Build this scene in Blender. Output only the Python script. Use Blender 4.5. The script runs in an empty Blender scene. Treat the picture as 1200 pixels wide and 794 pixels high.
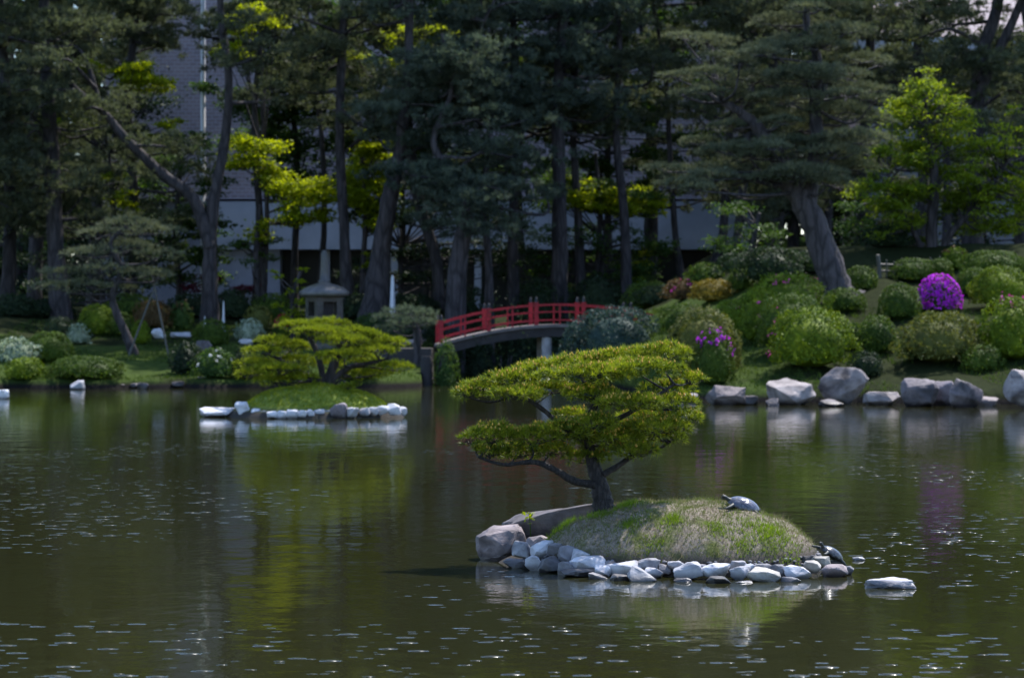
import bpy, bmesh, math, random
import numpy as np
from mathutils import Vector, Matrix, noise as mnoise

R = math.radians
rng = np.random.default_rng(7)
random.seed(7)
sc = bpy.context.scene
COL = sc.collection

# ------------------------------------------------------------------ camera geometry used as a surveyor's aid
H, HOR, F = 1.95, 372.0, 3333.0          # eye height over the water, horizon row, focal length in px of a 1200 px wide frame
def P(px, py, d):
    return Vector(((px - 600) / F * d, d, H + (HOR - py) / F * d))
def water_d(py):
    return H * F / (py - HOR)

# ------------------------------------------------------------------ terrain
SX = [-300, -40, -20, -14, -9, -3.0, -2.5, -2.2, 2.0, 2.4, 3.2, 4.3, 8, 12, 20, 40, 300]
SY = [20, 55, 72, 78, 78.6, 78.8, 80, 92.5, 92.5, 82, 73, 66.6, 65, 63.6, 58, 45, 20]
def sstep(a, b, x):
    t = np.clip((x - a) / (b - a), 0, 1)
    return t * t * (3 - 2 * t)
def ground_h(x, y):
    x = np.asarray(x, float); y = np.asarray(y, float)
    ds = np.interp(x, SX, SY) + 0.25 * np.sin(x * 1.7) + 0.18 * np.sin(x * 4.1 + 1)
    t = y - ds
    k = sstep(3.2, 7.5, x - .03 * (y - 70))
    # the knoll on the right is flatter further back
    lh = 0.20 + 0.112 * np.clip(t, 0, 16) + 0.02 * np.clip(t - 16, 0, 80)
    rh = 0.22 + 0.19 * np.clip(t, 0, 20) + 0.02 * np.clip(t - 20, 0, 80)
    land = lh * (1 - k) + rh * k + 0.05 * np.sin(x * .9 + y * .4) * sstep(0, 4, t) + .03 * np.sin(x * 2.1 - y * 1.3) * sstep(0, 4, t)
    bed = -1.2
    h = bed + (land - bed) * sstep(-0.9, 0.25, t)
    # the bank the photographer stands on
    near = sstep(7.5, 4.5, y + .02 * x * x)
    return np.maximum(h, bed + near * 1.5)
def hit(px, py, d0=58., d1=125.):
    for d in np.arange(d0, d1, .15):
        p = P(px, py, d)
        if p.z <= float(ground_h(p.x, p.y)):
            return float(d)
    return d1

# ------------------------------------------------------------------ object bookkeeping
def tag(o, label=None, cat=None, group=None, kind=None):
    if label: o['label'] = label
    if cat: o['category'] = cat
    if group: o['group'] = group
    if kind: o['kind'] = kind
    return o
def empty(name, loc, label, cat, group=None, rz=0):
    o = bpy.data.objects.new(name, None); COL.objects.link(o)
    o.location = loc; o.rotation_euler = (0, 0, rz); o.empty_display_size = .2
    return tag(o, label, cat, group)

class MB:
    """collects vertices and polygons, then links them as one mesh object"""
    def __init__(s): s.v = []; s.f = []; s.n = 0; s.sm = []
    def add(s, v, f, smooth=False):
        v = np.asarray(v, float).reshape(-1, 3); f = np.asarray(f, np.int64)
        s.v.append(v); s.f.append(f + s.n); s.n += len(v); s.sm.append(np.full(len(f), smooth))
    def build(s, name, m, parent=None, origin=None, smooth=None):
        V = np.concatenate(s.v)
        org = Vector((0, 0, 0)) if origin is None else Vector(origin)
        if parent is not None and origin is None:
            org = Vector(parent.location)
            # parents in this file are not rotated when world coordinates are used
        V = V - np.array(org)
        me = bpy.data.meshes.new(name)
        loops = np.concatenate([f.ravel() for f in s.f])
        tot = np.concatenate([np.full(len(f), f.shape[1]) for f in s.f])
        me.vertices.add(len(V)); me.vertices.foreach_set('co', V.astype(np.float32).ravel())
        me.loops.add(len(loops)); me.loops.foreach_set('vertex_index', loops.astype(np.int32))
        me.polygons.add(len(tot))
        start = np.concatenate([[0], np.cumsum(tot)[:-1]])
        me.polygons.foreach_set('loop_start', start.astype(np.int32))
        sm = np.concatenate(s.sm) if smooth is None else np.full(len(tot), smooth)
        me.polygons.foreach_set('use_smooth', sm.astype(bool))
        me.update(calc_edges=True); me.validate()
        me.materials.append(m)
        o = bpy.data.objects.new(name, me); COL.objects.link(o)
        if parent is not None:
            o.parent = parent
            if origin is not None: o.location = org - Vector(parent.location)
        else:
            o.location = org
        return o

def catmull(pts, n):
    pts = [np.array(p, float) for p in pts]
    if len(pts) < 3:
        return np.array([pts[0] + (pts[-1] - pts[0]) * t for t in np.linspace(0, 1, n * 2)])
    q = [2 * pts[0] - pts[1]] + pts + [2 * pts[-1] - pts[-2]]
    out = []
    for i in range(1, len(q) - 2):
        a, b, c, d = q[i - 1:i + 3]
        for t in np.linspace(0, 1, n, endpoint=False):
            out.append(.5 * ((2 * b) + (c - a) * t + (2 * a - 5 * b + 4 * c - d) * t ** 2 + (3 * b - a - 3 * c + d) * t ** 3))
    out.append(pts[-1])
    return np.array(out)

def tube(mb, pts, r0, r1=None, sides=8, n=5, rough=.08, flare=0, smooth=True):
    """tapered limb along a smooth curve; pts may hold (x,y,z) or (x,y,z,r)"""
    pts = [tuple(p) for p in pts]
    C = catmull(pts, n)
    if C.shape[1] == 4: rad = C[:, 3]; C = C[:, :3]
    else:
        rad = np.linspace(r0, r1 if r1 is not None else r0, len(C))
    if flare:
        t = np.linspace(0, 1, len(C)); rad = rad * (1 + flare * np.exp(-t * 14))
    T = np.gradient(C, axis=0); T /= np.linalg.norm(T, axis=1)[:, None] + 1e-9
    up = np.array([0, 1, 0.]) if abs(T[0][1]) < .9 else np.array([1., 0, 0])
    V = []
    a = np.linspace(0, 2 * math.pi, sides, endpoint=False)
    for i in range(len(C)):
        u = np.cross(T[i], up); u /= np.linalg.norm(u) + 1e-9
        w = np.cross(u, T[i]); up = w
        rr = rad[i] * (1 + rough * rng.normal(size=sides))
        V.append(C[i] + np.outer(np.cos(a) * rr, u) + np.outer(np.sin(a) * rr, w))
    V = np.concatenate(V); F_ = []
    for i in range(len(C) - 1):
        for j in range(sides):
            k = (j + 1) % sides
            F_.append((i * sides + j, i * sides + k, (i + 1) * sides + k, (i + 1) * sides + j))
    mb.add(V, F_, smooth)
    mb.add(np.vstack([V[-sides:], C[-1] + T[-1] * rad[-1] * .5]), [(j, (j + 1) % sides, sides) for j in range(sides)], smooth)
    return C

def box(mb, c, s, rz=0, ry=0):
    x, y, z = [k / 2 for k in s]
    v = np.array([(-x, -y, -z), (x, -y, -z), (x, y, -z), (-x, y, -z), (-x, -y, z), (x, -y, z), (x, y, z), (-x, y, z)])
    M = np.array((Matrix.Rotation(rz, 3, 'Z') @ Matrix.Rotation(ry, 3, 'Y')))
    mb.add(v @ M.T + np.array(c), [(3, 2, 1, 0), (4, 5, 6, 7), (0, 1, 5, 4), (1, 2, 6, 5), (2, 3, 7, 6), (3, 0, 4, 7)])
def lathe(mb, c, prof, sides=24, sq=0, smooth=True, rz=0):
    """prof: (radius, z) list; sq>0 pulls the ring towards a polygon with sq sides"""
    a = np.linspace(0, 2 * math.pi, sides, endpoint=False)
    g = np.ones(sides)
    if sq:
        g = math.cos(math.pi / sq) / np.cos((a % (2 * math.pi / sq)) - math.pi / sq)
    V = []
    for r, z in prof:
        V.append(np.stack([np.cos(a + rz) * r * g, np.sin(a + rz) * r * g, np.full(sides, z)], 1))
    V = np.concatenate(V) + np.array(c)
    F_ = []
    for i in range(len(prof) - 1):
        for j in range(sides):
            k = (j + 1) % sides
            F_.append((i * sides + j, i * sides + k, (i + 1) * sides + k, (i + 1) * sides + j))
    mb.add(V, F_, smooth)
    n = len(prof) - 1
    mb.add(np.vstack([V[n * sides:], np.array(c) + (0, 0, prof[-1][1])]), [(j, (j + 1) % sides, sides) for j in range(sides)], smooth)

def unit(v): return v / (np.linalg.norm(v, axis=-1, keepdims=True) + 1e-9)
def needles(mb, C, D, k, L, w, spread):
    """k thin pointed blades fanning out of every tuft"""
    n = len(C)
    d = unit(np.repeat(D, k, 0) + spread * rng.normal(size=(n * k, 3)))
    c = np.repeat(C, k, 0)
    s = unit(np.cross(d, rng.normal(size=(n * k, 3))))
    l = L * rng.uniform(.65, 1.15, (n * k, 1))
    ww = w * rng.uniform(.7, 1.2, (n * k, 1))
    V = np.stack([c - s * ww * .5, c + s * ww * .5, c + d * l], 1).reshape(-1, 3)
    mb.add(V, np.arange(n * k * 3).reshape(-1, 3))
def leaves(mb, C, N, L, W, tilt=.5):
    n = len(C)
    nn = unit(N + tilt * rng.normal(size=(n, 3)))
    u = unit(np.cross(nn, rng.normal(size=(n, 3)))); v = np.cross(nn, u)
    l = L * rng.uniform(.6, 1.2, (n, 1)) * .5; w = W * rng.uniform(.6, 1.2, (n, 1)) * .5
    V = np.stack([C - u * l, C + v * w - u * l * .1, C + u * l, C - v * w - u * l * .1], 1).reshape(-1, 3)
    mb.add(V, np.arange(n * 4).reshape(-1, 4))

# ------------------------------------------------------------------ materials
def new_mat(name):
    m = bpy.data.materials.new(name); m.use_nodes = True
    nt = m.node_tree; b = nt.nodes['Principled BSDF']
    return m, nt, b
def N(nt, kind, **kw):
    n = nt.nodes.new(kind)
    for k, v in kw.items():
        if hasattr(n, k): setattr(n, k, v)
        else: n.inputs[k].default_value = v
    return n
def ramp(nt, stops, fac):
    r = nt.nodes.new('ShaderNodeValToRGB')
    e = r.color_ramp.elements
    while len(e) < len(stops): e.new(.5)
    for i, (p, c) in enumerate(stops):
        e[i].position = p; e[i].color = (*c, 1) if len(c) == 3 else c
    nt.links.new(fac, r.inputs[0]); return r.outputs[0]
def mixc(nt, fac, a, b, mode='MIX'):
    m = nt.nodes.new('ShaderNodeMix'); m.data_type = 'RGBA'; m.blend_type = mode
    for s, v in ((0, fac), (6, a), (7, b)):
        if isinstance(v, bpy.types.NodeSocket): nt.links.new(v, m.inputs[s])
        else: m.inputs[s].default_value = v if s == 0 else (*v, 1)
    return m.outputs[2]
def texpos(nt, scale=(1, 1, 1), geo=True):
    if geo:
        g = nt.nodes.new('ShaderNodeNewGeometry'); out = g.outputs['Position']
    else:
        g = nt.nodes.new('ShaderNodeTexCoord'); out = g.outputs['Object']
    mp = N(nt, 'ShaderNodeMapping'); mp.inputs['Scale'].default_value = scale
    nt.links.new(out, mp.inputs[0]); return mp.outputs[0]
def noise(nt, vec, scale, detail=4, rough=.55, dist=0):
    n = N(nt, 'ShaderNodeTexNoise', Scale=scale, Detail=detail, Roughness=rough, Distortion=dist)
    nt.links.new(vec, n.inputs['Vector']); return n.outputs[0]
def bump(nt, h, strength, dist, b):
    n = N(nt, 'ShaderNodeBump', Strength=strength, Distance=dist)
    nt.links.new(h, n.inputs['Height']); nt.links.new(n.outputs[0], b.inputs['Normal']); return n
def plain(name, c, rough=.6, var=.25, scale=6, bmp=.3, metal=0, stretch=(1, 1, 1), c2=None):
    m, nt, b = new_mat(name)
    v = texpos(nt, stretch, geo=False)
    n = noise(nt, v, scale, 6)
    c2 = c2 or tuple(k * (1 - var) for k in c)
    nt.links.new(ramp(nt, [(.3, c2), (.7, tuple(min(1, k * (1 + var * .5)) for k in c))], n), b.inputs['Base Color'])
    b.inputs['Roughness'].default_value = rough; b.inputs['Metallic'].default_value = metal
    if bmp: bump(nt, noise(nt, v, scale * 4, 5), bmp, .03, b)
    return m
def foliage(name, dark, light, trans, tr=.3, patch=1.2, rough=.6, spec=.14):
    """leaf material: reflects and lets light through; clumps and single leaves differ in colour"""
    m, nt, b = new_mat(name)
    g = nt.nodes.new('ShaderNodeNewGeometry')
    n = noise(nt, texpos(nt), patch, 3)
    add = N(nt, 'ShaderNodeMath', operation='MULTIPLY_ADD'); add.inputs[1].default_value = .45
    nt.links.new(g.outputs['Random Per Island'], add.inputs[0]); nt.links.new(n, add.inputs[2])
    col = ramp(nt, [(.42, dark), (.98, light)], add.outputs[0])
    nt.links.new(col, b.inputs['Base Color'])
    b.inputs['Roughness'].default_value = rough
    b.inputs['Specular IOR Level'].default_value = spec
    t = nt.nodes.new('ShaderNodeBsdfTranslucent')
    nt.links.new(mixc(nt, 1.0, col, trans, 'MULTIPLY'), t.inputs[0])
    mx = nt.nodes.new('ShaderNodeMixShader'); mx.inputs[0].default_value = tr
    nt.links.new(b.outputs[0], mx.inputs[1]); nt.links.new(t.outputs[0], mx.inputs[2])
    nt.links.new(mx.outputs[0], nt.nodes['Material Output'].inputs[0])
    return m

M = {}
M['pine_dark'] = foliage('pine_needles_dark', (.042, .052, .035), (.140, .155, .094), (1.4, 1.5, .9), .38, .5)
M['pine_blue'] = foliage('pine_needles_grey', (.040, .060, .050), (.145, .175, .132), (1.3, 1.4, .9), .38, .6)
M['pine_pad'] = foliage('pine_needles_pad', (.046, .064, .040), (.200, .215, .140), (1.3, 1.3, .8), .28, 1.0)
M['pine_gold'] = foliage('pine_needles_gold', (.085, .125, .012), (.33, .37, .028), (1.3, 1.3, .5), .3, 2.2)
M['pine_near'] = foliage('pine_needles_near', (.040, .080, .010), (.31, .355, .026), (1.5, 1.5, .6), .36, 6.0, .45, .35)
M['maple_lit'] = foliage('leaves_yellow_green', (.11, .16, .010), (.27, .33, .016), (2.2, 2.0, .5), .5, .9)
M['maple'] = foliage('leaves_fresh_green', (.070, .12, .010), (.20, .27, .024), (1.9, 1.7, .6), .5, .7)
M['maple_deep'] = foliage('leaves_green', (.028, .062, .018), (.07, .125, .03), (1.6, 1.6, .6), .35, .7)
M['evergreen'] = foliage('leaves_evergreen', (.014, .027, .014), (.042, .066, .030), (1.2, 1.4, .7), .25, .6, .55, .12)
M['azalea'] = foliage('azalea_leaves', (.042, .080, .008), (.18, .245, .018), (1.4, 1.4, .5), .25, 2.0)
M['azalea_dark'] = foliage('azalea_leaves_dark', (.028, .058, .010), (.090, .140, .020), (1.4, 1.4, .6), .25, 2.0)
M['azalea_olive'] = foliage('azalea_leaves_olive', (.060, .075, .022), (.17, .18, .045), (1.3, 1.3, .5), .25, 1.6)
M['juniper'] = foliage('juniper_needles', (.025, .050, .045), (.065, .105, .090), (1.1, 1.3, .9), .2, 1.0)
M['bronze'] = foliage('bronze_leaves', (.075, .055, .026), (.16, .105, .045), (1.3, 1.1, .5), .3, 1.0)
M['mustard'] = foliage('mustard_leaves', (.11, .09, .015), (.24, .19, .035), (1.3, 1.2, .5), .3, 1.0)
M['variegated'] = foliage('variegated_leaves', (.08, .13, .07), (.50, .55, .42), (1.1, 1.2, .8), .25, 3.0)
M['magenta'] = foliage('magenta_blossom', (.44, .014, .52), (.76, .06, .88), (1.2, .8, 1.2), .35, 4.0)
M['pink'] = foliage('pink_blossom', (.42, .03, .22), (.66, .10, .42), (1.2, .8, 1.1), .35, 4.0)
M['red_blossom'] = foliage('red_blossom', (.42, .02, .05), (.65, .05, .12), (1.2, .8, .8), .3, 4.0)
M['white_blossom'] = foliage('white_blossom', (.6, .62, .55), (.82, .82, .8), (1, 1, 1), .3, 4.0)
M['bud'] = foliage('pine_candles', (.52, .34, .05), (.74, .46, .12), (1.1, 1, .7), .2, 6.0)
M['maroon'] = foliage('maroon_leaves', (.06, .01, .02), (.12, .02, .035), (1.3, .7, .7), .3, 1.0)

def bark(name, c1, c2, sc_=1.):
    m, nt, b = new_mat(name)
    v = texpos(nt, (1, 1, .22))
    n = noise(nt, v, 16 * sc_, 8, .65, .4)
    vo = N(nt, 'ShaderNodeTexVoronoi', feature='DISTANCE_TO_EDGE', Scale=9 * sc_); nt.links.new(v, vo.inputs['Vector'])
    col = ramp(nt, [(.3, c1), (.72, c2)], n)
    crack = ramp(nt, [(0, (.35, .35, .35)), (.16, (1, 1, 1))], vo.outputs[0])
    nt.links.new(mixc(nt, 1.0, col, crack, 'MULTIPLY'), b.inputs['Base Color'])
    b.inputs['Roughness'].default_value = .85
    ad = N(nt, 'ShaderNodeMath', operation='ADD'); nt.links.new(n, ad.inputs[0]); nt.links.new(vo.outputs[0], ad.inputs[1])
    bump(nt, ad.outputs[0], .7, .05 / sc_, b)
    return m
M['bark'] = bark('pine_bark', (.024, .020, .022), (.085, .070, .073), .5)
M['bark_pale'] = bark('pale_bark', (.032, .027, .030), (.115, .098, .105), .45)
M['bark_near'] = bark('islet_pine_bark', (.010, .008, .008), (.065, .052, .048), 3)

def stone_mat(name, c1, c2, c3, scale=6., wet=.05, ):
    m, nt, b = new_mat(name)
    v = texpos(nt)
    oi = N(nt, 'ShaderNodeObjectInfo')
    n = noise(nt, v, scale, 8, .62, .3)
    n2 = noise(nt, v, scale * .35, 4, .5, .6)
    col = mixc(nt, ramp(nt, [(.50, (0, 0, 0)), (.68, (1, 1, 1))], n2), ramp(nt, [(.3, c1), (.62, c2)], n), c3)
    hs = N(nt, 'ShaderNodeHueSaturation'); nt.links.new(col, hs.inputs['Color'])
    mr = N(nt, 'ShaderNodeMapRange'); mr.inputs[3].default_value = .55; mr.inputs[4].default_value = 1.15
    nt.links.new(oi.outputs['Random'], mr.inputs[0]); nt.links.new(mr.outputs[0], hs.inputs['Value'])
    # dark wet band above the waterline (soaked, algae covered stone)
    sp = N(nt, 'ShaderNodeSeparateXYZ'); nt.links.new(v, sp.inputs[0])
    jig = N(nt, 'ShaderNodeMath', operation='MULTIPLY_ADD'); jig.inputs[1].default_value = -.06
    nt.links.new(n, jig.inputs[0]); nt.links.new(sp.outputs[2], jig.inputs[2])
    w = ramp(nt, [(.0, (1, 1, 1)), (1, (0, 0, 0))], N_map(nt, jig.outputs[0], wet * .3 - .03, wet - .02))
    fin = mixc(nt, w, hs.outputs[0], mixc(nt, 1., hs.outputs[0], (.30, .29, .28), 'MULTIPLY'))
    nt.links.new(fin, b.inputs['Base Color'])
    rg = N(nt, 'ShaderNodeMapRange'); rg.inputs[3].default_value = .75; rg.inputs[4].default_value = .3
    nt.links.new(w, rg.inputs[0]); nt.links.new(rg.outputs[0], b.inputs['Roughness'])
    bump(nt, noise(nt, v, scale * 5, 8, .65), .45, .12 / scale, b)
    return m
def N_map(nt, s, a, bb):
    mr = N(nt, 'ShaderNodeMapRange'); mr.inputs[1].default_value = a; mr.inputs[2].default_value = bb
    nt.links.new(s, mr.inputs[0]); return mr.outputs[0]
M['st_white'] = stone_mat('pale_stone', (.38, .37, .40), (.74, .73, .77), (.20, .19, .22), 9., .05)
M['st_grey'] = stone_mat('grey_stone', (.16, .155, .17), (.36, .35, .38), (.24, .21, .21), 9., .05)
M['st_dark'] = stone_mat('dark_stone', (.07, .065, .07), (.17, .16, .17), (.11, .10, .10), 9., .05)
M['st_pink'] = stone_mat('pinkish_stone', (.19, .15, .155), (.40, .33, .335), (.13, .11, .115), 9., .05)
M['st_tan'] = stone_mat('tan_stone', (.36, .33, .29), (.62, .58, .52), (.26, .24, .22), 9., .05)
M['bk_pale'] = stone_mat('bank_pale_stone', (.18, .148, .142), (.43, .37, .355), (.06, .05, .05), 4.0, .14)
M['bk_brown'] = stone_mat('bank_brown_stone', (.14, .11, .11), (.32, .26, .25), (.10, .09, .09), 2.6, .14)
M['bk_grey'] = stone_mat('bank_grey_stone', (.085, .072, .078), (.25, .21, .225), (.05, .045, .048), 4.0, .14)
M['bk_white'] = stone_mat('bank_white_stone', (.48, .47, .50), (.76, .75, .78), (.32, .31, .34), 3.5, .06)
M['lantern'] = stone_mat('lantern_granite', (.26, .26, .26), (.46, .45, .45), (.19, .20, .17), 5., -1)
M['slab'] = stone_mat('islet_slab', (.06, .052, .055), (.16, .135, .14), (.26, .24, .25), 7., .05)

# ------------------------------------------------------------------ setting: ground and water
def ground_mat():
    m, nt, b = new_mat('garden_ground')
    v = texpos(nt)
    n1 = noise(nt, v, .35, 5, .6); n2 = noise(nt, v, 6., 6, .7)
    grass = ramp(nt, [(.3, (.026, .045, .010)), (.7, (.062, .092, .020))], n2)
    soil = ramp(nt, [(.3, (.012, .016, .006)), (.7, (.028, .036, .012))], n2)
    sp = N(nt, 'ShaderNodeSeparateXYZ'); nt.links.new(v, sp.inputs[0])
    # lawn near the pond, bare needle litter further back under the trees
    far = N_map(nt, sp.outputs[1], 86., 93.)
    ad = N(nt, 'ShaderNodeMath', operation='ADD'); nt.links.new(n1, ad.inputs[0]); nt.links.new(far, ad.inputs[1])
    mud = N_map(nt, sp.outputs[2], .20, .08)
    knoll_shade = N_map(nt, sp.outputs[0], 5.5, 8.5)  # right bank: shade under the bushes put into the ground colour
    a2 = N(nt, 'ShaderNodeMath', operation='MULTIPLY_ADD'); a2.inputs[1].default_value = .32; nt.links.new(knoll_shade, a2.inputs[0]); nt.links.new(ad.outputs[0], a2.inputs[2]); ad = a2
    c = mixc(nt, ramp(nt, [(.52, (0, 0, 0)), (.68, (1, 1, 1))], ad.outputs[0]), grass, soil)
    c = mixc(nt, mud, c, (.016, .014, .013))
    nt.links.new(c, b.inputs['Base Color']); b.inputs['Roughness'].default_value = .95; b.inputs['Specular IOR Level'].default_value = .05
    bump(nt, noise(nt, v, 14, 6, .7), .6, .06, b)
    return m
xs = np.unique(np.concatenate([np.linspace(-400, -40, 25), np.linspace(-40, -18, 30), np.linspace(-18, 18, 181), np.linspace(18, 40, 30), np.linspace(40, 400, 25)]))
ys = np.unique(np.concatenate([np.linspace(-120, 0, 10), np.linspace(0, 9, 25), np.linspace(9, 56, 30), np.linspace(56, 100, 200), np.linspace(100, 140, 40), np.linspace(140, 500, 15)]))
X, Y = np.meshgrid(xs, ys); Z = ground_h(X, Y)
mb = MB(); nx, ny = len(xs), len(ys)
ii, jj = np.meshgrid(np.arange(nx - 1), np.arange(ny - 1)); q = (jj * nx + ii).ravel()
mb.add(np.stack([X, Y, Z], -1).reshape(-1, 3), np.stack([q, q + 1, q + nx + 1, q + nx], 1), True)
tag(mb.build('ground', ground_mat()), 'garden ground of lawn and soil banks around the pond', 'ground', kind='structure')

def water_mat():
    m, nt, b = new_mat('pond_water')
    b.inputs['Base Color'].default_value = (.022, .0225, .0075, 1)
    b.inputs['Roughness'].default_value = .03; b.inputs['IOR'].default_value = 1.333
    v = texpos(nt, (1, .8, 1))
    swell = noise(nt, v, 1.6, 2, .5); rip = noise(nt, v, 7., 3, .55, .3); fine = noise(nt, v, 30., 2, .5)
    patch = noise(nt, texpos(nt, (.5, .16, 1)), .55, 3, .5)
    calm = ramp(nt, [(.38, (.25, .25, .25)), (.66, (1, 1, 1))], patch)
    # sparse steep wavelets that catch the bright sky
    spark = N(nt, 'ShaderNodeTexVoronoi', feature='F1', Scale=5.0, Randomness=1); nt.links.new(texpos(nt, (.75, 1, 1)), spark.inputs['Vector'])
    pk = N(nt, 'ShaderNodeMapRange', interpolation_type='SMOOTHSTEP'); nt.links.new(spark.outputs[0], pk.inputs[0]); pk.inputs[1].default_value = .28; pk.inputs[2].default_value = .0
    pk = pk.outputs[0]
    sel = N(nt, 'ShaderNodeMath', operation='GREATER_THAN'); sel.inputs[1].default_value = .42
    nt.links.new(spark.outputs[1], sel.inputs[0])
    def mul(a, k):
        x = N(nt, 'ShaderNodeMath', operation='MULTIPLY'); nt.links.new(a, x.inputs[0])
        if isinstance(k, (int, float)): x.inputs[1].default_value = k
        else: nt.links.new(k, x.inputs[1])
        return x.outputs[0]
    def add(a, c):
        x = N(nt, 'ShaderNodeMath', operation='ADD'); nt.links.new(a, x.inputs[0]); nt.links.new(c, x.inputs[1]); return x.outputs[0]
    h = add(add(mul(swell, .007), mul(mul(rip, .0030), calm)), mul(mul(fine, .0007), calm))
    # breezy places: in front of the photographer, off the islet's eastern tip, mid pond on the left
    sp = N(nt, 'ShaderNodeSeparateXYZ'); nt.links.new(texpos(nt), sp.inputs[0])
    def blob(cx, cy, rx, ry):
        g = N(nt, 'ShaderNodeVectorMath', operation='SUBTRACT'); nt.links.new(texpos(nt), g.inputs[0]); g.inputs[1].default_value = (cx, cy, 0)
        m_ = N(nt, 'ShaderNodeVectorMath', operation='MULTIPLY'); nt.links.new(g.outputs[0], m_.inputs[0]); m_.inputs[1].default_value = (1 / rx, 1 / ry, 0)
        l_ = N(nt, 'ShaderNodeVectorMath', operation='LENGTH'); nt.links.new(m_.outputs[0], l_.inputs[0])
        return N_map(nt, l_.outputs['Value'], 1., .2)
    field = add(patch, mul(N_map(nt, sp.outputs[1], 18.6, 15.6), .20))
    for q_ in ((-4.6, 29., 3.2, 6.), (3.5, 21.0, 2.0, 6.5), (-2.8, 17.5, 2.6, 2.4)): field = add(field, mul(blob(*q_), .17))
    gate = mul(mul(pk, sel.outputs[0]), ramp(nt, [(.55, (0, 0, 0)), (.64, (1, 1, 1))], field))
    sp2 = N(nt, 'ShaderNodeTexVoronoi', feature='F1', Scale=10.0, Randomness=1); nt.links.new(texpos(nt, (.7, 1, 1)), sp2.inputs['Vector'])
    pk2 = N(nt, 'ShaderNodeMapRange', interpolation_type='SMOOTHSTEP'); nt.links.new(sp2.outputs[0], pk2.inputs[0]); pk2.inputs[1].default_value = .26; pk2.inputs[2].default_value = .0
    sel2 = N(nt, 'ShaderNodeMath', operation='GREATER_THAN'); sel2.inputs[1].default_value = .62; nt.links.new(sp2.outputs[1], sel2.inputs[0])
    gate2 = mul(mul(pk2.outputs[0], sel2.outputs[0]), ramp(nt, [(.54, (0, 0, 0)), (.64, (1, 1, 1))], field))
    h = add(add(h, mul(gate, .030)), mul(gate2, .015))
    gate = add(gate, gate2)
    rr = N(nt, 'ShaderNodeMapRange'); rr.inputs[2].default_value = .4; rr.inputs[3].default_value = .035; rr.inputs[4].default_value = .33
    nt.links.new(gate, rr.inputs[0]); nt.links.new(rr.outputs[0], b.inputs['Roughness'])
    bump(nt, h, 1.0, 1.0, b)
    return m
mb = MB(); wx = [-400, -40, 40, 400]; wy = [-120, 3, 60, 130, 500]
for i in range(3):
    for j in range(4):
        mb.add([(wx[i], wy[j], 0), (wx[i + 1], wy[j], 0), (wx[i + 1], wy[j + 1], 0), (wx[i], wy[j + 1], 0)], [(0, 1, 2, 3)])
tag(mb.build('pond_water', water_mat()), 'dark olive pond water with small ripples', 'water', kind='structure')

# ------------------------------------------------------------------ stones
def ico(sub):
    bm = bmesh.new(); bmesh.ops.create_icosphere(bm, subdivisions=sub, radius=1)
    v = np.array([x.co for x in bm.verts]); f = np.array([[x.index for x in q.verts] for q in bm.faces]); bm.free(); return v, f
ICO = {k: ico(k) for k in (2, 3, 4)}
def stone(name, c, size, mat, label, group=None, sub=3, cuts=9, rz=None, tilt=0, rough=.085, seed=None, cat='stone', flat=.72, soft=False):
    g = np.random.default_rng(seed if seed is not None else rng.integers(1 << 30))
    bm = bmesh.new()
    pts = g.normal(size=(cuts * 2 + 6, 3)); pts /= np.linalg.norm(pts, axis=1)[:, None]
    pts = np.sign(pts) * np.abs(pts) ** (1.0 if soft else .8) * g.uniform(.85, 1.05, (len(pts), 1))
    pts[:, 2] = np.minimum(pts[:, 2], flat * g.uniform(.9, 1.05, len(pts)))
    for p in pts: bm.verts.new(p)
    ch = bmesh.ops.convex_hull(bm, input=bm.verts)
    bmesh.ops.delete(bm, geom=list({x for x in ch['geom_interior'] + ch['geom_unused'] if isinstance(x, bmesh.types.BMVert)}), context='VERTS')
    bmesh.ops.dissolve_limit(bm, angle_limit=R(14), verts=bm.verts, edges=bm.edges)
    bmesh.ops.bevel(bm, geom=list(bm.edges), offset=.05 if not soft else .2, segments=1 if not soft else 2, profile=.6, affect='EDGES', clamp_overlap=True)
    bmesh.ops.triangulate(bm, faces=bm.faces)
    for _ in range(sub - 1):
        lg = [e for e in bm.edges if e.calc_length() > .22]
        if lg: bmesh.ops.subdivide_edges(bm, edges=lg, cuts=1, use_grid_fill=True)
        bmesh.ops.triangulate(bm, faces=bm.faces)
    bmesh.ops.recalc_face_normals(bm, faces=bm.faces)
    bm.verts.index_update()
    v = np.array([x.co for x in bm.verts]); f = np.array([[x.index for x in q.verts] for q in bm.faces]); bm.free()
    off = g.uniform(-50, 50, 3)
    dsp = np.array([mnoise.noise(Vector(p * 1.7 + off)) * 1.0 + mnoise.noise(Vector(p * 4.5 + off)) * .7 + mnoise.noise(Vector(p * 10 + off)) * .4 for p in v])
    v *= (1 + rough * dsp)[:, None]
    lo, hi = v.min(0), v.max(0); v = (v - (lo + hi) / 2) / (hi - lo)
    v = v * np.array(size)
    Mt = np.array(Matrix.Rotation(g.uniform(-.3, .3) if rz is None else rz, 3, 'Z') @ Matrix.Rotation(tilt, 3, 'Y'))
    mb = MB(); mb.add(v @ Mt.T, f, True)
    o = mb.build(name, mat, origin=(0, 0, 0)); o.location = c
    o.data.set_sharp_from_angle(angle=R(28))
    return tag(o, label, cat, group)

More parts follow.
